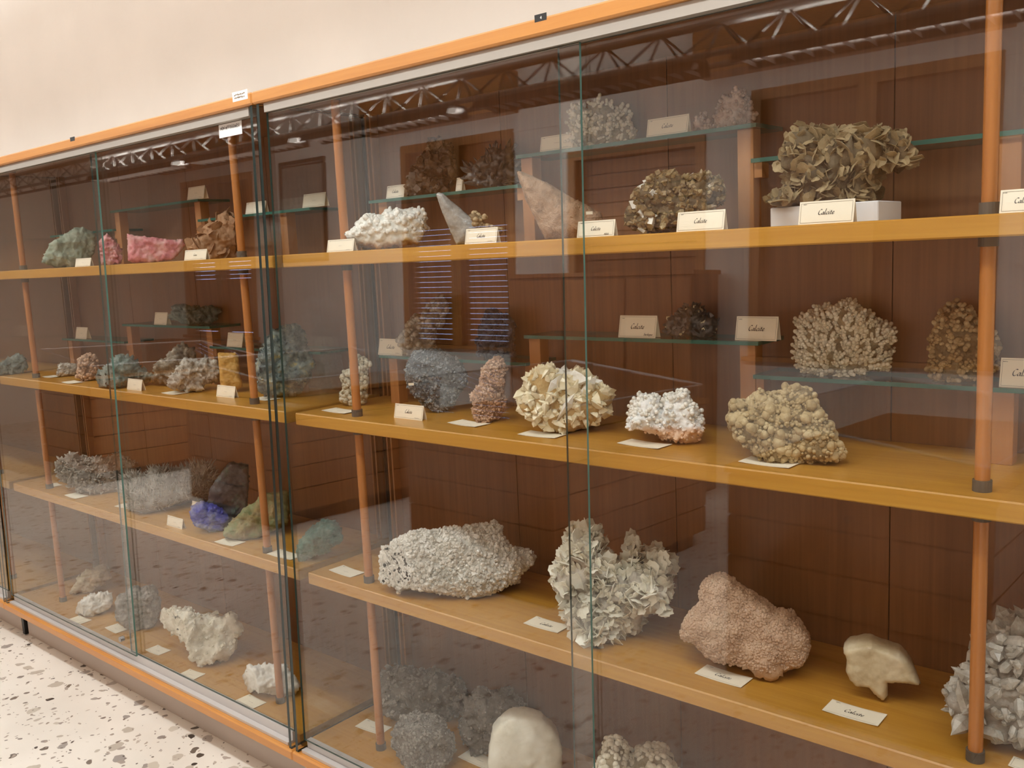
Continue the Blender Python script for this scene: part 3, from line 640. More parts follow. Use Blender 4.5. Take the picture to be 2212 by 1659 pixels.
rock('crystal_druse', 'brown and cream crystal druse on the top shelf between two cards', c11([860,1090,870,1050,865,1000,910,960,930,870,960,830,1010,820,1060,795,1150,770,1230,770,1280,780,1320,760,1390,755,1440,800,1500,850,1535,910,1530,950,1450,1000,1440,1100,1350,1195,1200,1195,1000,1190,910,1150]), Z1, RM['druse_matrix'], .15, .12, .12, 14, emat=RM['druse'], elems=[('rhomb', 620, .025, .065, (1, .8, .8)), ('prism', 110, .05, .1, (.4, .4, 1)), ('rhomb', 14, .05, .09, (1, 1, .9), {'mat': RM['white'], 'side': (0, .3)})])
rock('desert_rose', 'large grey brown desert rose standing on a white foam block', c15([330,1490,380,1460,440,1450,470,1420,450,1370,470,1310,500,1290,485,1230,490,1150,520,1100,530,1040,580,990,640,955,720,955,800,970,850,1030,920,1040,980,1010,1080,985,1200,1000,1280,1030,1340,1100,1360,1180,1330,1210,1260,1200,1180,1215,1130,1240,1140,1290,1080,1340,1070,1420,1040,1470,980,1490,900,1500,700,1520,500,1535,400,1530,350,1520]), Z1+.034, RM['rose_matrix'], .14, .12, .1, 12, emat=RM['rose'], elems=[('petal', 300, .07, .125, (1, 1, .8), {'parts': 1, 'spread': .8, 'sink': .12, 'back': .05}), ('petal', 240, .05, .08, (1, 1, .8), {'spread': .9, 'sink': .1})])
rock('crystal_cluster', 'dark brown crystal cluster on the left glass plate of the top shelf', c55([1090,890,1090,800,1130,760,1170,680,1230,580,1270,530,1330,515,1390,540,1410,600,1430,680,1410,770,1380,870,1300,880,1180,890]), Z1+LOW, RM['darkbrown'], .1, .27, .1, 12, elems=[('rhomb', 150, .06, .14, (1, .9, .9)), ('ball', 30, .04, .07, (1, 1, 1))])
rock('crystal_fan', 'dark smoky fan of pointed crystals on the left glass plate', c55([1520,690,1580,680,1640,620,1690,590,1690,560,1740,565,1780,575,1830,560,1870,600,1900,680,1890,760,1860,815,1750,825,1640,835,1590,820,1530,760]), Z1+LOW, RM['smoky'], .08, .265, .08, 12, elems=[('prism', 70, .1, .24, (.22, .22, 1), {'radial': .75, 'cz': .1, 'spread': .35, 'parts': 1})])
rock('aragonite_spray', 'cream coral shaped aragonite on the raised glass plate', c11([450,470,455,400,470,290,500,290,520,320,560,320,580,280,625,265,650,290,680,280,740,300,790,290,830,330,855,390,870,470,800,500,700,520,560,530,480,520]), Z1+HIGH, RM['coral_matrix'], .1, .275, .1, 10, emat=RM['coral'], elems=[('sphere', 210, .028, .05, (1, 1, 1.2), {'chain': 3, 'up': .4})])
rock('aragonite_spray', 'dim pinkish fluffy specimen at the right end of the raised glass plate', c11([1320,410,1350,330,1380,300,1400,370,1460,380,1500,330,1490,280,1540,210,1600,190,1640,130,1680,170,1700,240,1740,300,1730,330,1700,370,1600,385,1540,375,1480,395,1400,420]), Z1+HIGH, RM['pinkfluff'], .08, .275, .1, 10, elems=[('sphere', 160, .02, .045, (1, 1, 1.2), {'chain': 2})])
# --- right cabinet, middle shelf
rock('knobby_column', 'small white knobbly column standing behind the left post', c55b([615,880,650,850,690,830,710,765,750,745,800,755,825,775,805,830,805,870,800,940,790,1000,780,1050,730,1078,660,1060,620,1030,625,990,650,960,640,920]), Z2, RM['knob_matrix'], .06, None, .1, 14, emat=RM['knob'], elems=[('sphere', 520, .025, .06, (1, 1, 1))])
rock('grey_druse', 'rounded grey blue sparkling druse with a tiny number label', c55b([1085,900,1085,810,1110,760,1150,700,1220,690,1330,690,1430,740,1500,770,1540,850,1530,920,1490,970,1450,1020,1430,1080,1380,1125,1300,1122,1210,1095,1170,1040,1120,990]), Z2, RM['grey_matrix'], .11, None, .04, 16, dome=.35, emat=RM['grey'], elems=[('rhomb', 1000, .02, .045, (1, .8, .8)), ('prism', 220, .03, .06, (.4, .4, 1), {'spread': .9})])
rock('crystal_column', 'narrow brownish pink crystal column on the middle shelf', c55b([1565,1130,1580,1060,1560,1020,1590,970,1620,960,1640,900,1625,850,1650,830,1690,770,1730,755,1765,770,1785,830,1780,920,1770,1000,1790,1040,1770,1120,1730,1180,1690,1195,1600,1188]), Z2, RM['brownpink_matrix'], .08, None, .08, 14, emat=RM['brownpink'], elems=[('prism', 900, .03, .065, (.35, .35, 1), {'spread': .7, 'up': .2}), ('sphere', 120, .015, .03, (1, 1, 1))])
rock('calcite_cluster', 'big pale yellow calcite cluster of broad blades behind the door overlap', c11b([70,1080,85,1005,140,965,110,920,130,880,170,860,210,840,280,835,300,830,330,880,400,890,500,865,530,900,600,910,650,955,700,985,715,1030,700,1080,705,1120,670,1170,620,1220,560,1240,470,1268,380,1262,300,1252,220,1232,150,1170,130,1120,90,1110]), Z2, RM['yellow_matrix'], .17, None, .06, 10, dome=.8, emat=RM['yellow'], elems=[('blade', 270, .06, .13, (.8, 1.3, 1.1), {'parts': 1, 'radial': .3, 'spread': .8, 'sink': .35}), ('prism', 90, .06, .12, (.35, .3, 1), {'parts': 1, 'spread': .8, 'sink': .3}), ('blade', 12, .17, .22, (1, .9, .8), {'parts': 1, 'side': (.35, .9), 'zone': (.4, .9), 'sink': .35, 'mat': RM['white']})])
rock('aragonite_cluster', 'white topped pink aragonite with two lobes on the middle shelf', c11b([850,1220,870,1160,900,1110,930,1060,1000,1040,1070,1050,1085,1110,1110,1070,1150,1040,1200,1040,1240,990,1275,1010,1280,1050,1320,1080,1350,1110,1340,1170,1380,1190,1388,1240,1360,1290,1300,1345,1200,1338,1110,1328,1080,1285,1000,1272,930,1252,870,1245]), Z2, RM['pinkwhite'], .12, None, .1, 12, elems=[('sphere', 260, .018, .042, (1, 1, 1), {'zone': (.42, 1), 'mat': RM['white'], 'chain': 2}), ('prism', 160, .03, .06, (.5, .5, 1), {'zone': (0, .5), 'spread': .8})])
rock('botryoidal_mass', 'large knobbly beige botryoidal mass at the right of the middle shelf', c15b([30,1190,55,1150,95,1130,50,1100,60,1045,110,1030,180,1050,230,1030,320,1010,400,985,480,970,560,955,620,975,650,1040,690,1110,730,1180,780,1240,800,1300,840,1360,845,1430,780,1458,640,1478,480,1464,340,1468,260,1444,190,1390,150,1330,100,1290,80,1230]), Z2, RM['botry_matrix'], .17, None, .09, 12, emat=RM['botry'], elems=[('ball', 150, .035, .06, (1, 1, .8), {'sink': .25}), ('sphere', 2400, .011, .024, (1, 1, 1), {'sink': .1})], tilt=14)
rock('quartz_spire', 'pale milky crystal mass rising to a point on the low glass plate', c55b([1040,600,1050,560,1090,540,1100,480,1150,450,1210,440,1240,390,1280,350,1320,310,1350,300,1380,340,1365,430,1340,500,1290,520,1280,600,1285,660,1220,690,1150,695,1100,690,1060,660]), Z2+LOW, RM['greycrystal_matrix'], .09, .27, .1, 10, emat=RM['greycrystal'], elems=[('sphere', 200, .03, .07, (1, 1, 1))])
rock('blue_stone', 'dark blue grey blocky specimen on the low glass plate', c55b([1600,690,1620,520,1640,430,1680,395,1730,390,1760,430,1810,430,1850,470,1855,600,1858,715,1780,715,1680,715]), Z2+LOW, RM['bluedark'], .08, .27, .08, 12, elems=[('rhomb', 160, .04, .1, (1, .9, .9))])
rock('dark_spar', 'small dark glittering crystal group on the raised glass plate', c11b([1120,490,1150,440,1200,425,1240,400,1300,380,1350,370,1380,400,1380,450,1440,440,1490,455,1470,500,1450,555,1370,560,1310,550,1230,550,1160,555]), Z2+HIGH, RM['smoky'], .07, .265, .1, 12, elems=[('blade', 60, .08, .16, (.6, .8, 1), {'spread': .8}), ('rhomb', 20, .04, .08, (1, 1, 1), {'mat': RM['yellow']})])
rock('aragonite_coral', 'white branching coral shaped aragonite on the right glass plate', c15b([525,680,550,620,570,560,580,480,640,460,700,400,740,390,760,430,800,430,840,400,870,375,930,360,940,400,990,440,1040,440,1070,470,1120,500,1180,540,1200,590,1180,660,1165,720,1120,770,1000,800,900,815,750,830,650,810,570,760,545,710]), Z2+LOW, RM['coral_matrix'], .1, .27, .08, 10, emat=RM['coral'], elems=[('sphere', 620, .018, .034, (1, 1, 1.15), {'chain': 3, 'up': .5, 'radial': .5, 'cz': .1})])
rock('aragonite_coral', 'dull brownish coral shaped aragonite half hidden by the right post', c15b([1510,830,1505,720,1500,600,1530,500,1570,420,1640,400,1660,350,1700,360,1740,410,1800,440,1900,520,1960,610,1950,700,1940,800,1900,850,1700,855,1560,850]), Z2+LOW, RM['dullcoral_matrix'], .09, .275, .08, 10, emat=RM['dullcoral'], elems=[('sphere', 320, .022, .042, (1, 1, 1.1), {'chain': 2})])
# --- right cabinet, lower shelf
rock('quartz_slab', 'broad slab of glittering white quartz crystals beside the left post', c60([690,780,700,710,720,665,750,630,800,620,840,575,880,550,950,530,1050,505,1200,492,1320,500,1360,470,1420,455,1500,450,1570,460,1610,520,1640,590,1720,635,1780,640,1835,670,1815,730,1760,760,1690,840,1600,900,1500,940,1440,965,1330,950,1200,935,1050,915,950,890,800,870,740,845,700,815]), Z3, RM['slab'], .13, .075, .05, 8, dome=.7, front=.3, elems=[('prism', 2600, .012, .03, (.55, .55, 1), {'zone': (.1, 1), 'mat': RM['quartz'], 'spread': .6, 'up': .4, 'back': .7}), ('rhomb', 1500, .012, .026, (1, 1, 1), {'zone': (.06, 1), 'mat': RM['quartz'], 'back': .7})], tilt=36)
rock('flower_calcite', 'tall white flower like calcite of ragged plates behind the door overlap', c11c([345,880,370,830,365,780,410,745,440,700,435,600,450,560,505,550,575,555,610,590,630,660,670,700,710,720,750,765,820,800,850,710,885,650,920,630,940,660,955,730,1000,705,1050,685,1095,685,1130,730,1150,780,1140,850,1110,930,1070,1000,1015,1055,955,1080,945,1150,960,1195,900,1235,800,1240,690,1245,640,1215,560,1235,505,1235,485,1170,475,1090,425,1050,385,1000,370,940]), Z3, RM['quartz_matrix'], .15, None, .12, 10, emat=RM['quartz'], elems=[('ragged', 260, .07, .13, (1, 1, .95), {'parts': 1, 'radial': .35, 'cz': .25, 'spread': .7, 'sink': .1, 'mat': RM['flower']}), ('ragged', 800, .05, .085, (1, 1, .95), {'radial': .3, 'cz': .25, 'spread': .8, 'sink': .1, 'back': .5, 'mat': RM['flower']})])
rock('granular_calcite', 'large pinkish beige boulder covered in fine round grains', c11c([1230,1200,1240,1150,1280,1080,1330,1030,1370,990,1365,920,1390,870,1440,830,1500,805,1570,820,1650,880,1750,930,1830,975,1900,1030,2020,1040,2080,1120,2130,1220,2155,1300,2130,1380,2080,1450,1980,1480,1930,1500,1870,1530,1800,1510,1720,1460,1600,1425,1480,1415,1400,1360,1340,1290,1270,1270,1235,1250]), Z3, RM['pinkgrain'], .18, None, .05, 7, dome=.8, elems=[('sphere', 4200, .008, .0145, (1, 1, 1), {'zone': (.14, 1), 'sink': .0})], tilt=24)
rock('spar_mushroom', 'beige tilted spar crystal resting on a short foot', c15c([862,800,900,775,1000,760,1060,755,1150,790,1270,830,1320,870,1360,930,1420,1050,1300,1040,1180,1030,1180,1130,1150,1165,1100,1125,1040,1072,950,1058,905,1010,880,950,890,880,870,830]), Z3, RM['beige'], .075, None, .02, 6, dome=.28, jag=.004)
rock('crystal_group', 'greyish white group of thick crystals cut by the right picture edge', c15c([1655,1150,1680,1080,1740,1020,1850,900,1900,760,1960,715,2060,730,2157,690,2300,700,2400,850,2450,1100,2400,1350,2250,1480,2150,1430,2050,1365,1950,1365,1850,1315,1850,1250,1720,1220,1670,1190]), Z3, RM['greycrystal_matrix'], .16, None, .1, 8, emat=RM['greycrystal'], elems=[('prism', 90, .1, .24, (.32, .3, 1), {'parts': 1, 'spread': .7, 'sink': .2}), ('prism', 360, .06, .13, (.4, .36, 1), {'spread': .8, 'back': .5})])
# --- right cabinet, bottom
rock('grey_mass', 'rough dark grey granular lump at the bottom beside the white dome', c60b([820,1560,820,1480,870,1430,940,1390,1040,1370,1130,1380,1200,1430,1240,1490,1275,1560,1240,1620,1150,1690,1000,1700,880,1660]), Z4, RM['greygrain_matrix'], .15, None, .1, 14, emat=RM['greygrain'], elems=[('rhomb', 1100, .02, .045, (1, 1, 1))])
rock('grey_mass', 'rough grey crystal lump at the back of the bottom behind the post', c60b([720,1150,760,1080,850,1050,1000,1040,1150,1060,1300,1100,1380,1160,1350,1260,1200,1330,1050,1370,900,1340,760,1300]), Z4, RM['greygrain_matrix'], .14, .22, .1, 14, emat=RM['greygrain'], elems=[('rhomb', 420, .02, .045, (1, 1, 1))])
rock('grey_mass', 'flat dim grey lump at the back of the bottom left of the white dome', c60b([1310,1310,1350,1210,1450,1160,1600,1160,1750,1195,1800,1290,1700,1370,1560,1420,1420,1440,1330,1390]), Z4, RM['greygrain_matrix'], .13, .22, .1, 14, emat=RM['greygrain'], elems=[('rhomb', 320, .02, .045, (1, 1, 1))])
rock('calcite_dome', 'smooth white rounded dome standing at the bottom of the right cabinet', c60b([1505,1659,1510,1560,1525,1450,1540,1400,1600,1330,1680,1290,1760,1285,1840,1290,1900,1310,1970,1370,2010,1430,2035,1500,2040,1600,2035,1800,1950,1860,1700,1870,1550,1830]), Z4, RM['dome'], .13, None, .03, 5, dome=.8, jag=.003)
rock('calcite_lump', 'dim white lump cut by the bottom picture edge', crop(1000, 1440, 4.608, [1330,1010,1360,920,1450,830,1560,850,1590,920,1680,940,1760,890,1900,860,2010,880,2100,950,2160,1010,2100,1300,1500,1300]), Z4, RM['coral_matrix'], .13, .14, .1, 9, emat=RM['coral'], elems=[('sphere', 700, .02, .05, (1, 1, 1))])
# --- left cabinet, top shelf
rock('green_stone', 'pale green rounded stone on the top shelf of the left cabinet', c0([300,1240,330,1160,360,1090,420,1050,480,1010,540,970,600,965,660,1000,690,1080,680,1160,640,1240,540,1280,400,1280]), Z1, RM['green'], .13, .13, .06, 20)
rock('pink_stone', 'small rounded deep pink stone left of the banded pink slab', c0([705,1090,730,1040,770,1015,810,1050,850,1100,880,1150,870,1240,780,1255,730,1250,720,1150]), Z1, RM['pink'], .09, .12, .1, 24, res=34)
rock('pink_slab', 'long banded pink slab on the top shelf of the left cabinet', c0([910,1010,960,1025,1050,1040,1150,1050,1230,1060,1310,1055,1330,1100,1300,1150,1250,1210,1100,1240,980,1240,920,1225]), Z1, RM['pink'], .09, .12, .05, 10, dome=.4)
rock('desert_rose', 'brown desert rose of curled plates beside the yellow post', c0([1380,1110,1410,1060,1460,1020,1450,980,1490,940,1540,930,1560,880,1620,850,1660,900,1700,1000,1700,1100,1680,1200,1560,1220,1500,1200,1420,1190]), Z1, RM['rosebrown'], .11, .12, .08, 10, elems=[('petal', 46, .14, .3, (1, 1, .85), {'parts': 1, 'spread': .9, 'sink': .3})])
# --- left cabinet, middle shelf
rock('green_stone', 'dull green stone cut by the left picture edge on the middle shelf', c0b([-60,640,60,580,130,540,180,570,190,640,120,680,-60,690]), Z2, RM['greengrey'], .1, None, .1, 24, res=34)
rock('small_stone', 'small white and brown stone beside a flat card on the middle shelf', c0b([400,690,430,620,480,610,540,620,560,660,540,700,420,705]), Z2, RM['whitegrey'], .06, None, .1, 12)
rock('brown_stone', 'upright reddish brown knobbly stone left of the green stone', c0b([555,710,570,600,620,550,680,570,700,650,690,720,600,735]), Z2, RM['brownpink_matrix'], .07, None, .12, 12, emat=RM['brownpink'], elems=[('sphere', 200, .035, .08, (1, 1, 1))])
rock('green_stone', 'low grey green stone with a standing card before it', c0b([680,740,690,690,780,640,790,610,850,560,930,580,980,610,1020,660,1090,690,1080,740,1000,770,850,785,730,775]), Z2, RM['greengrey'], .11, None, .12, 14)
rock('grey_stone', 'grey brown stone standing behind two others on the middle shelf', c0b([1090,680,1120,580,1180,560,1240,505,1330,490,1420,520,1480,590,1450,650,1300,695,1140,695]), Z2, RM['greybrown'], .1, .19, .12, 12)
rock('white_stone', 'white crusted brown stone left of the yellow fibrous block', c0b([1220,720,1250,660,1310,600,1380,590,1480,600,1540,600,1570,680,1560,740,1450,765,1420,800,1330,815,1290,775,1230,770]), Z2, RM['whitegrey'], .1, None, .14, 16)
rock('yellow_block', 'upright yellow fibrous block beside the post', c0b([1560,545,1600,538,1690,540,1710,560,1720,700,1740,780,1680,820,1580,805,1575,700]), Z2, RM['straw'], .08, None, .03, 14, dome=.45, jag=.004)
rock('blue_stone', 'big blue grey stone with yellow patches behind the cabinet joint', c0b([1840,650,1870,540,1930,440,2000,390,2060,360,2150,350,2200,400,2230,550,2240,700,2150,820,2050,850,1950,840,1870,800,1850,720]), Z2, RM['blueyellow'], .16, None, .1, 14, elems=[('rhomb', 260, .02, .05, (1, 1, .7))])
rock('blue_stone', 'dim blue green stone on the glass plate of the middle shelf', c0b([1230,280,1250,205,1330,200,1420,210,1520,195,1570,230,1560,310,1500,340,1300,340]), Z2+HIGH, RM['greengrey'], .07, .27, .1, 12)
# --- left cabinet, lower shelf
rock('crystal_plate', 'pinkish grey crystal plate farthest left on the lower shelf', c0c([400,210,440,150,520,120,600,130,700,150,850,120,960,160,960,250,880,370,740,390,640,380,540,300,450,240]), Z3, RM['greycrystal_matrix'], .12, None, .1, 12, emat=RM['greycrystal'], elems=[('prism', 700, .025, .06, (.3, .3, 1), {'spread': .8})], tilt=40)
rock('crystal_plate', 'grey plate of upright needle crystals on the lower shelf', c0c([860,290,900,245,960,240,1060,260,1090,220,1180,210,1300,205,1450,195,1540,250,1500,340,1420,380,1300,420,1150,475,1040,510,950,470,920,400,880,350]), Z3, RM['greycrystal_matrix'], .14, None, .08, 12, emat=RM['greycrystal'], elems=[('spike', 1100, .04, .1, (.13, .13, 1), {'up': .8, 'spread': .6})], tilt=40)
rock('copper_slab', 'dark upright slab with a pale green vein on the lower shelf', c0c([1475,470,1500,330,1580,230,1650,175,1780,170,1780,300,1770,430,1720,540,1600,545,1500,520]), Z3, RM['slabdark'], .06, .15, .05, 10, dome=.25)
rock('azurite_stone', 'bright blue azurite stone on the lower shelf', c0c([1355,520,1400,470,1450,455,1560,480,1620,520,1650,570,1600,650,1500,658,1400,620,1370,570]), Z3, RM['azurite'], .09, None, .06, 24)
rock('malachite_stone', 'greenish brown wedge of stone behind the post on the lower shelf', c0c([1600,670,1640,590,1740,500,1850,430,1960,370,2060,380,2080,460,2060,580,1950,640,1850,690,1740,702,1640,688]), Z3, RM['malachite'], .14, None, .05, 20, tilt=30)
rock('teal_stone', 'teal stone seen through the side glass on the lower shelf', c60([125,620,180,540,250,480,330,435,400,430,460,480,450,560,350,610,250,650,150,680]), Z3, RM['teal'], .1, None, .07, 24)
# --- left cabinet, bottom
rock('white_stone', 'small bright white stone at the bottom left near the track', c0c([530,1230,560,1170,640,1130,645,1095,700,1110,800,1105,810,1160,780,1230,700,1270,650,1288,580,1265]), Z4, RM['white'], .1, None, .1, 12, tilt=30)
rock('grey_stone', 'dim grey stone behind the door overlap at the bottom of the left cabinet', c0c([820,1230,850,1140,950,1090,1100,1080,1150,1150,1140,1250,1080,1320,960,1345,860,1300]), Z4, RM['greygrain'], .11, None, .1, 12)
rock('beige_stone', 'long dim beige stone at the back of the bottom of the left cabinet', c0c([500,1080,560,1000,650,940,760,920,800,980,720,1040,600,1085]), Z4, RM['beige'], .08, None, .1, 10)
rock('beige_stone', 'large beige grey craggy mass at the bottom of the left cabinet', c0c([1135,1340,1160,1280,1240,1220,1380,1240,1390,1310,1450,1330,1560,1310,1680,1310,1720,1400,1690,1560,1640,1700,1480,1770,1400,1700,1330,1530,1250,1460,1170,1390]), Z4, RM['coral'], .15, None, .12, 10, elems=[('rhomb', 200, .02, .05, (1, 1, .8))], tilt=12)
rock('white_stone', 'white stone with a hollow beside the post at the bottom', crop(0, 1150, 3.253, [1705,1000,1740,950,1840,930,1980,930,2050,1000,2110,1080,2080,1170,2000,1185,1850,1150,1760,1110]), Z4, RM['white'], .13, None, .1, 9, tilt=30)
# foam block under the large desert rose
fa = aty(1664, 489, .075); fb = aty(1897, 478, .075)
tag(box('foam_block', (fa[0], .075, Z1), (fb[0], .19, Z1+.0335), M['foam'], None, .0015, ((fa[0]+fb[0])/2, .13, Z1)), 'white polystyrene block under the large desert rose', 'block')

# ------------------------------------------------------------------ lettering (broad pen strokes) and cards
GL = {'C': (.56, [[(.52,.80),(.42,.90),(.28,.86),(.12,.68),(.05,.42),(.10,.14),(.24,.02),(.40,.06),(.54,.18)]]),
 'a': (.48, [[(.36,.40),(.24,.46),(.10,.36),(.04,.18),(.10,.04),(.20,.06),(.32,.24),(.38,.44)], [(.38,.44),(.34,.14),(.40,.02),(.48,.10)]]),
 'l': (.24, [[(.12,.98),(.08,.5),(.06,.12),(.12,.02),(.22,.10)]]), 'c': (.38, [[(.34,.38),(.24,.46),(.10,.34),(.05,.16),(.12,.02),(.24,.04),(.36,.14)]]),
 'i': (.24, [[(.08,.44),(.05,.12),(.11,.02),(.22,.10)], [(.10,.62),(.12,.68)]]), 't': (.28, [[(.14,.66),(.08,.2),(.12,.03),(.24,.10)], [(0,.45),(.27,.46)]]),
 'e': (.40, [[(.06,.2),(.26,.26),(.32,.38),(.22,.46),(.10,.36),(.05,.16),(.14,.02),(.26,.05),(.38,.15)]]),
 'N': (.66, [[(.02,.0),(.10,.85),(.46,.05),(.58,.88)]]), 'S': (.5, [[(.44,.78),(.3,.88),(.16,.78),(.18,.58),(.36,.36),(.34,.1),(.18,.0),(.04,.12)]]),
 'G': (.62, [[(.52,.80),(.42,.90),(.28,.86),(.12,.68),(.05,.42),(.10,.14),(.24,.02),(.42,.06),(.5,.3),(.32,.34)]]),
 'b': (.42, [[(.12,.96),(.06,.4),(.05,.1),(.16,.02),(.32,.14),(.34,.36),(.24,.46),(.08,.32)]]), 'd': (.48, [[(.34,.38),(.22,.46),(.08,.34),(.04,.16),(.12,.03),(.24,.1),(.34,.34)], [(.42,.96),(.36,.3),(.36,.06),(.46,.08)]]),
 'r': (.34, [[(.08,.44),(.05,.02)], [(.07,.28),(.18,.44),(.30,.42)]]), 'g': (.46, [[(.34,.40),(.22,.46),(.08,.34),(.05,.16),(.14,.04),(.28,.16),(.36,.44)], [(.36,.44),(.30,-.2),(.16,-.32),(.02,-.22)]]),
 'n': (.46, [[(.08,.44),(.05,.02)], [(.06,.22),(.2,.44),(.32,.40),(.30,.08),(.42,.08)]]), 's': (.34, [[(.28,.4),(.16,.46),(.08,.36),(.22,.2),(.2,.04),(.04,.04)]]), 'o': (.42, [[(.2,.46),(.06,.32),(.06,.1),(.18,.02),(.32,.16),(.32,.36),(.2,.46)]])}
CAPS = {'N': [[(0,0),(0,1),(.6,0),(.6,1)]], 'O': [[(.3,1),(.05,.75),(.05,.25),(.3,0),(.55,.25),(.55,.75),(.3,1)]], 'A': [[(0,0),(.3,1),(.6,0)], [(.12,.36),(.48,.36)]],
 'P': [[(0,0),(0,1),(.42,1),(.55,.76),(.42,.5),(0,.5)]], 'G': [[(.55,.8),(.3,1),(.05,.75),(.05,.25),(.3,0),(.55,.2),(.55,.48),(.32,.48)]], 'I': [[(.1,0),(.1,1)]],
 'R': [[(0,0),(0,1),(.42,1),(.55,.76),(.42,.52),(0,.5)], [(.3,.5),(.58,0)]], 'S': [[(.52,.84),(.3,1),(.08,.8),(.12,.6),(.46,.4),(.52,.18),(.28,0),(.04,.16)]], '4': [[(.45,0),(.45,1),(0,.33),(.62,.33)]]}
def strokes(text, caps=False):
    x = 0; out = []
    for ch in text:
        if ch == ' ': x += .35; continue
        if caps: st = CAPS[ch]; adv = .3 if ch == 'I' else .74
        else: adv, st = GL[ch]
        out += [[(px+x+(0 if caps else .22*py), py) for px, py in s] for s in st]; x += adv+(.0 if caps else .02)
    return out, x
def ribbon(sts, nib, nibang, ox, oy, sc, org, ex, ez, nrm, lift=.0005):
    V, Fc = [], []; nv = np.array([math.cos(nibang), math.sin(nibang)])*nib*.5
    for s in sts:
        s = np.array(s, float)*sc + np.array([ox, oy])
        if len(s) > 2:   # smooth once
            q = [s[0]]
            for a, b in zip(s[:-1], s[1:]): q += [a*.75+b*.25, a*.25+b*.75]
            s = np.array(q+[s[-1]])
        b = len(V)
        dirs = np.gradient(s, axis=0); dirs /= np.linalg.norm(dirs, axis=1, keepdims=True)+1e-9
        side = np.stack([-dirs[:, 1], dirs[:, 0]], 1)*nib*.16
        sg = np.sign((side@nv)); sg[sg == 0] = 1
        for p, sd, g in zip(s, side, sg):
            for w_ in (nv+sd*g, -nv-sd*g): q = p+w_; V.append(org+ex*q[0]+ez*q[1]+nrm*lift)
        Fc += [(b+2*i, b+2*i+1, b+2*i+3, b+2*i+2) for i in range(len(s)-1)]
    return V, Fc
def write(card, P, text, caps, w_, h_, cx, cy, size, org, ex, ez, nrm, mat=None, nib=.11, name='lettering'):
    if text == '~':    # writing too small to read: broken line
        sts = []; x = 0
        while x < 3.2: l = .12+.25*random.random(); sts.append([(x, .1+.25*random.random()), (x+l, .1+.25*random.random())]); x += l+.08
        tot = 3.2
    else: sts, tot = strokes(text, caps)
    sc = size; V, Fc = ribbon(sts, nib*sc, .7, cx-tot*sc/2, cy-.4*sc, sc, org, ex, ez, nrm)
    return obj(name, [v-P for v in V], Fc, mat or M['ink'], card)
def sheet(name, P, org, ex, ez, nrm, w_, h_, th, mat, parent, bow=0.0, n=6):
    V, Fc = [], []
    for i in range(n+1):
        t = i/n; b = bow*(2*t-1)**2
        for hz in (0, h_):
            for k in (0, -th): V.append(org+ex*w_*t+ez*hz+nrm*(k+b)-P)
    for i in range(n):
        a = i*4; c = a+4
        Fc += [(a, c, c+2, a+2), (a+1, a+3, c+3, c+1), (a+2, c+2, c+3, a+3), (a, a+1, c+1, c)]
    Fc += [(0, 2, 3, 1), (4*n, 4*n+1, 4*n+3, 4*n+2)]
    return obj(name, V, Fc, mat, parent)
def border(card, P, org, ex, ez, nrm, w_, h_, m=.003):
    r = [(m, m), (w_-m, m), (w_-m, h_-m), (m, h_-m)]; V, Fc = [], []; t = .0005
    for (a, b), (c, d) in zip(r, r[1:]+r[:1]):
        dx, dy = c-a, d-b; L = math.hypot(dx, dy); sx, sy = -dy/L*t/2, dx/L*t/2; k = len(V)
        for x, y in ((a+sx, b+sy), (c+sx, d+sy), (c-sx, d-sy), (a-sx, b-sy)): V.append(org+ex*x+ez*y+nrm*.0004-P)
        Fc.append((k, k+1, k+2, k+3))
    obj('border', V, Fc, M['faint'], card)
def stand(label, BL, BR, vt, z, y=None, text='~', sub='~', lean=.22):
    if y is None: y = float(np.clip(atz(BL[0], BL[1], z)[1], .012, .3))
    a = aty(BL[0], BL[1], y); b = aty(BR[0], BR[1], y); w_ = b[0]-a[0]; h_ = max(.02, aty(BL[0], vt, y)[2]-z)
    org = np.array([a[0], y, z]); ex = np.array([1.0, 0, 0]); ez = np.array([0, math.sin(lean), math.cos(lean)]); nrm = np.array([0, -math.cos(lean), math.sin(lean)]); hh = h_/math.cos(lean); P = org
    card = sheet('label_card', P, org, ex, ez, nrm, w_, hh, .0006, M['paper'], None); card.location = tuple(org); tag(card, label, 'card', 'paper name cards')
    top = org+ez*hh-nrm*.0007; e2 = np.array([0, math.sin(lean), -math.cos(lean)]); sheet('back_leaf', P, top, ex, e2, -np.array([0, -math.cos(lean), -math.sin(lean)]), w_, hh*.985, .0005, M['paper'], card)
    border(card, P, org, ex, ez, nrm, w_, hh)
    write(card, P, text, False, w_, hh, w_*.5, hh*.5, hh*(.26 if text != '~' else .12), org, ex, ez, nrm)
    if sub: write(card, P, sub, False, w_, hh, w_*.80, hh*.16, hh*.12, org, ex, ez, nrm, nib=.14, name='small_lettering')
    write(card, P, '~', False, w_, hh, w_*.10, hh*.88, hh*.045, org, ex, ez, nrm, nib=.5, name='catalogue_number')
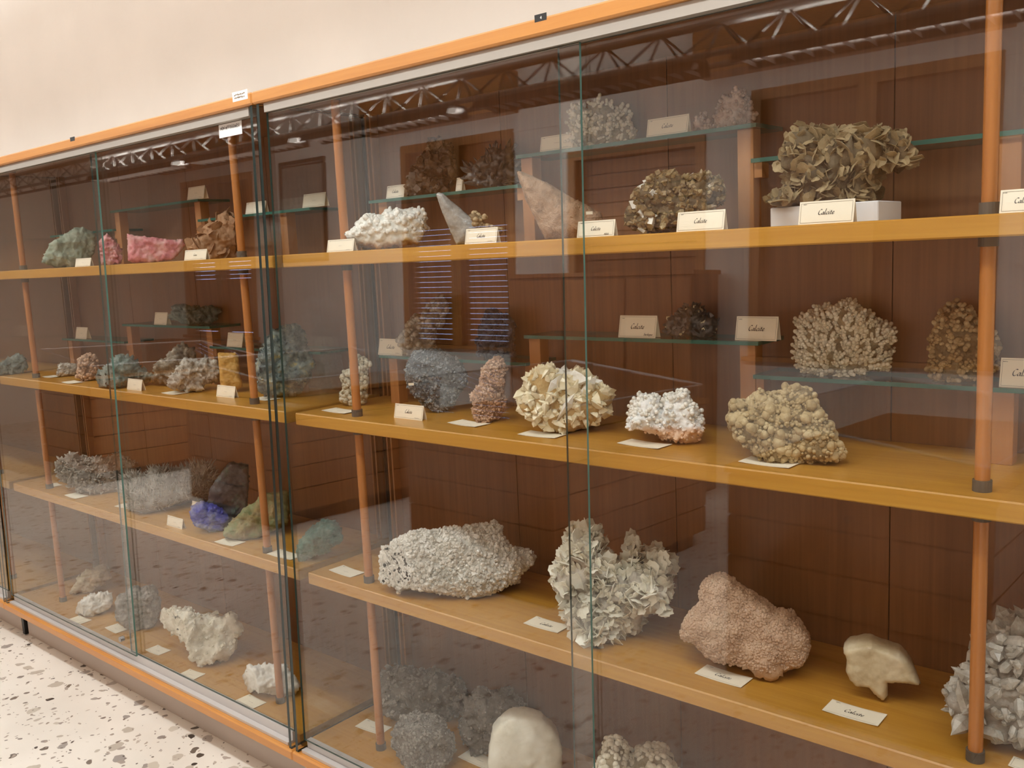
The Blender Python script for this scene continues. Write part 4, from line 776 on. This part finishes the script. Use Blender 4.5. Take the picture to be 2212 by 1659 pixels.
def lie(label, FL, FR, z, depth=.05, text='~', bow=.0016):
    a = atz(FL[0], FL[1], z); b = atz(FR[0], FR[1], z); ex = b-a; w_ = np.linalg.norm(ex); ex /= w_; ez = np.array([-ex[1], ex[0], 0]); nrm = np.array([0, 0, 1.0]); org = a+nrm*.0008; P = org
    depth = min(depth, w_*.62)
    card = sheet('label_card', P, org, ex, ez, nrm, w_, depth, .0005, M['paper'], None, bow); card.location = tuple(org); tag(card, label, 'card', 'paper name cards')
    border(card, P, org+nrm*bow*.6, ex, ez, nrm, w_, depth)
    write(card, P, text, False, w_, depth, w_*.5, depth*.48, depth*(.26 if text != '~' else .13), org, ex, ez, nrm)
    write(card, P, '~', False, w_, depth, w_*.14, depth*.86, depth*.05, org+nrm*bow, ex, ez, nrm, nib=.5, name='catalogue_number')
# right cabinet, top shelf
stand('standing card at the foot of the left post on the top shelf, right cabinet', (706,548), (763,546), 519, Z1, .02)
stand('card reading Calcite before the grey pointed crystal', (1004,531), (1072,527), 495, Z1, .02, 'Calcite')
stand('card reading Calcite Nebida before the pinkish pointed spar', (1246,517), (1326,512), 479, Z1, .02, 'Calcite', 'Nebida')
stand('card reading Calcite before the brown crystal druse', (1461,503), (1563,496), 459, Z1, .02, 'Calcite', None)
stand('card reading Calcite before the foam block', (1724,489), (1843,478), 437, Z1, .02, 'Calcite', None)
stand('card on the top shelf cut by the right picture edge', (2158,456), (2262,448), 411, Z1, .02, 'Calcite', None)
stand('small card on the left glass plate beside the dark brown cluster', (834,430), (872,425.6), 402, Z1+LOW, .228, 'Calcite')
stand('narrow folded card between the two dark clusters on the glass plate', (984,414), (997,412), 384, Z1+LOW, .235, '~', None)
stand('card behind the door overlap on the raised glass plate', (1166,328), (1236,318), 296, Z1+HIGH, .228)
stand('card reading Calcite at the middle of the raised glass plate', (1396,296), (1485,285), 258, Z1+HIGH, .228, 'Calcite', None)
# right cabinet, middle shelf
stand('card reading Calcite standing before the grey blue druse', (851,902), (912,906), 872, Z2, None, 'Calcite')
stand('card reading Calcite on the low glass plate beside the pale crystal mass', (816,758), (868,760), 732, Z2+LOW, .228, 'Calcite')
stand('card reading Calcite Sardegna on the raised glass plate', (1335,714.6), (1415,716), 682, Z2+HIGH, .228, 'Calcite', 'Sardegna')
stand('dim card reading Calcite at the right end of the raised glass plate', (1587,713), (1677,714), 684, Z2+HIGH, .235, 'Calcite', None)
stand('card on the right glass plate cut by the right picture edge', (2158,820), (2262,826), 774, Z2+LOW, .228, 'Calcite', None)
lie('flat card left of the left post on the middle shelf, right cabinet', (694,888), (744,895), Z2)
lie('flat card before the brownish pink column', (966,914.7), (1026,924), Z2)
lie('flat card before the big yellow calcite cluster', (1117.5,940), (1198,948.5), Z2)
lie('flat card before the pink and white aragonite', (1332.7,959), (1421,971.4), Z2)
lie('flat card before the beige botryoidal mass', (1594,999), (1703.6,1013.5), Z2)
# right cabinet, lower shelf and bottom
lie('flat card left of the white quartz slab', (710,1232.7), (756.7,1249), Z3)
lie('flat card reading Calcite between the quartz slab and the flower calcite', (1130.4,1348), (1204,1369), Z3, .05, 'Calcite')
lie('flat card reading Calcite before the pink granular boulder', (1500,1456.6), (1600,1487.6), Z3, .05, 'Calcite')
lie('flat card reading Calcite before the beige tilted spar', (1775.4,1536), (1896,1571), Z3, .05, 'Calcite')
lie('flat card at the lower right corner of the picture', (2177,1656), (2262,1682), Z3)
lie('flat card beside the post at the bottom of the right cabinet', (766.7,1570.4), (821.5,1589), Z4)
lie('flat card left of the white dome at the bottom', (988.8,1636.7), (1060,1668), Z4)
# left cabinet
stand('card before the brown desert rose', (398,566), (445,564), 541, Z1, .02, 'Gesso')
stand('card before the pale green stone', (162,578), (195,577), 559, Z1, .02)
stand('card on the raised glass plate of the left cabinet', (404,432), (440,431), 405, Z1+HIGH, .228)
stand('card on the glass plate left of the cabinet joint', (530,462), (572,459), 438, Z1+LOW, .228)
stand('card seen through the side glass right of the cabinet joint', (653,448), (701,444), 420, Z1+LOW, .228)
stand('small card on the middle glass plate near the door overlap, left cabinet', (162,727), (186,728), 707, Z2+LOW, .228)
stand('small card left of the dim blue green stone', (332,697), (359,697), 675, Z2+HIGH, .228)
stand('card on the glass plate above the yellow fibrous block', (489,744), (522,744), 719, Z2+LOW, .228)
stand('standing card before the low grey green stone', (274,841), (305,844), 818, Z2)
stand('standing card left of the white crusted stone', (335,829.5), (365,834.5), 810, Z2)
stand('standing card before the yellow fibrous block', (467,856), (506,861.6), 832, Z2)
lie('flat card before the white crusted stone', (348,850), (377,854), Z2)
lie('flat card beside the far post of the middle shelf', (90.4,814.6), (108.5,817), Z2)
lie('flat card before the small white and brown stone', (131.7,826.6), (153.7,830), Z2)
lie('flat card right of the near post on the middle shelf', (547,861), (573,867), Z2)
stand('standing card before the bright blue azurite', (360,1134), (393,1144), 1114, Z3)
stand('card standing behind the bright blue azurite', (413,1103), (432,1108), 1083, Z3)
lie('flat card beside the far post of the lower shelf', (101,1048), (113,1053), Z3)
lie('flat card before the pinkish grey crystal plate', (138.6,1070.5), (162.7,1078.7), Z3)
lie('flat card tucked under the needle crystal plate', (247,1094.7), (275,1099), Z3)
lie('flat card before the greenish brown wedge', (462.6,1171.5), (501.8,1181.5), Z3)
lie('flat card behind the cabinet joint on the lower shelf', (576,1197.7), (627,1211), Z3)
lie('flat card nearest the small bright white stone', (145,1340), (172,1350), Z4)
lie('flat card before the dim grey stone at the bottom', (226,1357), (250,1369.5), Z4)
lie('flat card before the craggy beige mass, upper of two', (313.4,1405), (342,1417), Z4)
lie('flat card before the craggy beige mass, lower of two', (384,1459), (418,1469.7), Z4)
lie('flat card before the white stone with a hollow', (508.8,1514), (545.6,1532.7), Z4)

# ------------------------------------------------------------------ stickers
def sticker(name, label, cat, u0, u1, v0, v1, y, mat, text=None, tmat=None, z0=None, lean=0.0, rough_edge=0):
    a = aty(u0, v1, y); b = aty(u1, v1, y); w_ = b[0]-a[0]; h_ = aty(u0, v0, y)[2]-a[2]; org = a; org[1] = y; ex = np.array([1.0, 0, 0]); ez = np.array([0, lean, 1.0]); nrm = np.array([0, -1.0, 0])
    o = sheet(name, org, org, ex, ez, nrm, w_, h_, .0006, mat, None); o.location = tuple(org); tag(o, label, cat)
    if text == 'NON APPOGGIARSI': write(o, org, text, True, w_, h_, w_*.5, h_*.66, w_/11.8, org, ex, ez, nrm, nib=.13)
    elif text == '4': write(o, org, '4', True, w_, h_, w_*.55, h_*.46, h_*.45, org, ex, ez, nrm, M['white'], .2)
    elif text: 
        for f in (.75, .45): write(o, org, '~', False, w_, h_, w_*.45, h_*f, w_*.2, org, ex, ez, nrm, M['faint'], .25)
    return o
zn = aty(500, 282, -.03)[2]
sticker('paper_notice', 'white paper notice reading NON APPOGGIARSI on the left cabinet door', 'notice', 474, 524, 270, 299, yf(zn)+.0212+.012, M['white'], 'NON APPOGGIARSI', lean=.0264)
sticker('inventory_label', 'white inventory label on the top rail at the cabinet joint', 'label', 503, 536, 200, 221, yf(1.91)-.0002, M['white'], '~')
sticker('number_plate', 'small black plate reading 4 on the top rail', 'plate', 1155, 1181, 33, 49, yf(1.91)-.0002, M['black'], '4')
sticker('number_plate', 'tiny black plate on the far top rail', 'plate', 152, 162, 297, 306, yf(1.91)-.0002, M['black'])

from mathutils.bvhtree import BVHTree
def number_tag(rocklabel, u, v, size):
    o, Vc, Fa, base, H, E1 = ROCKS[rocklabel]
    bvh = BVHTree.FromPolygons([tuple(p) for p in Vc], [tuple(int(i) for i in f) for f in Fa])
    d = ray(u, v); d = d/np.linalg.norm(d); hit, nrm, _, _ = bvh.ray_cast(Vector(CAM-base), Vector(d))
    if hit is None: return
    c = np.array(hit)-d*.016; ex = E1; ez = np.array([0, 0, 1.0]); nn = -H
    sheet('number_tag', np.zeros(3), c-ex*size/2-ez*size*.22, ex, ez, nn, size, size*.45, .0006, M['paper'], o)
number_tag('large grey brown desert rose standing on a white foam block', 1909, 357, .018)
number_tag('rounded grey blue sparkling druse with a tiny number label', 888, 830, .014)
number_tag('large pinkish brown pointed spar leaning left on the top shelf', 1273, 460, .014)
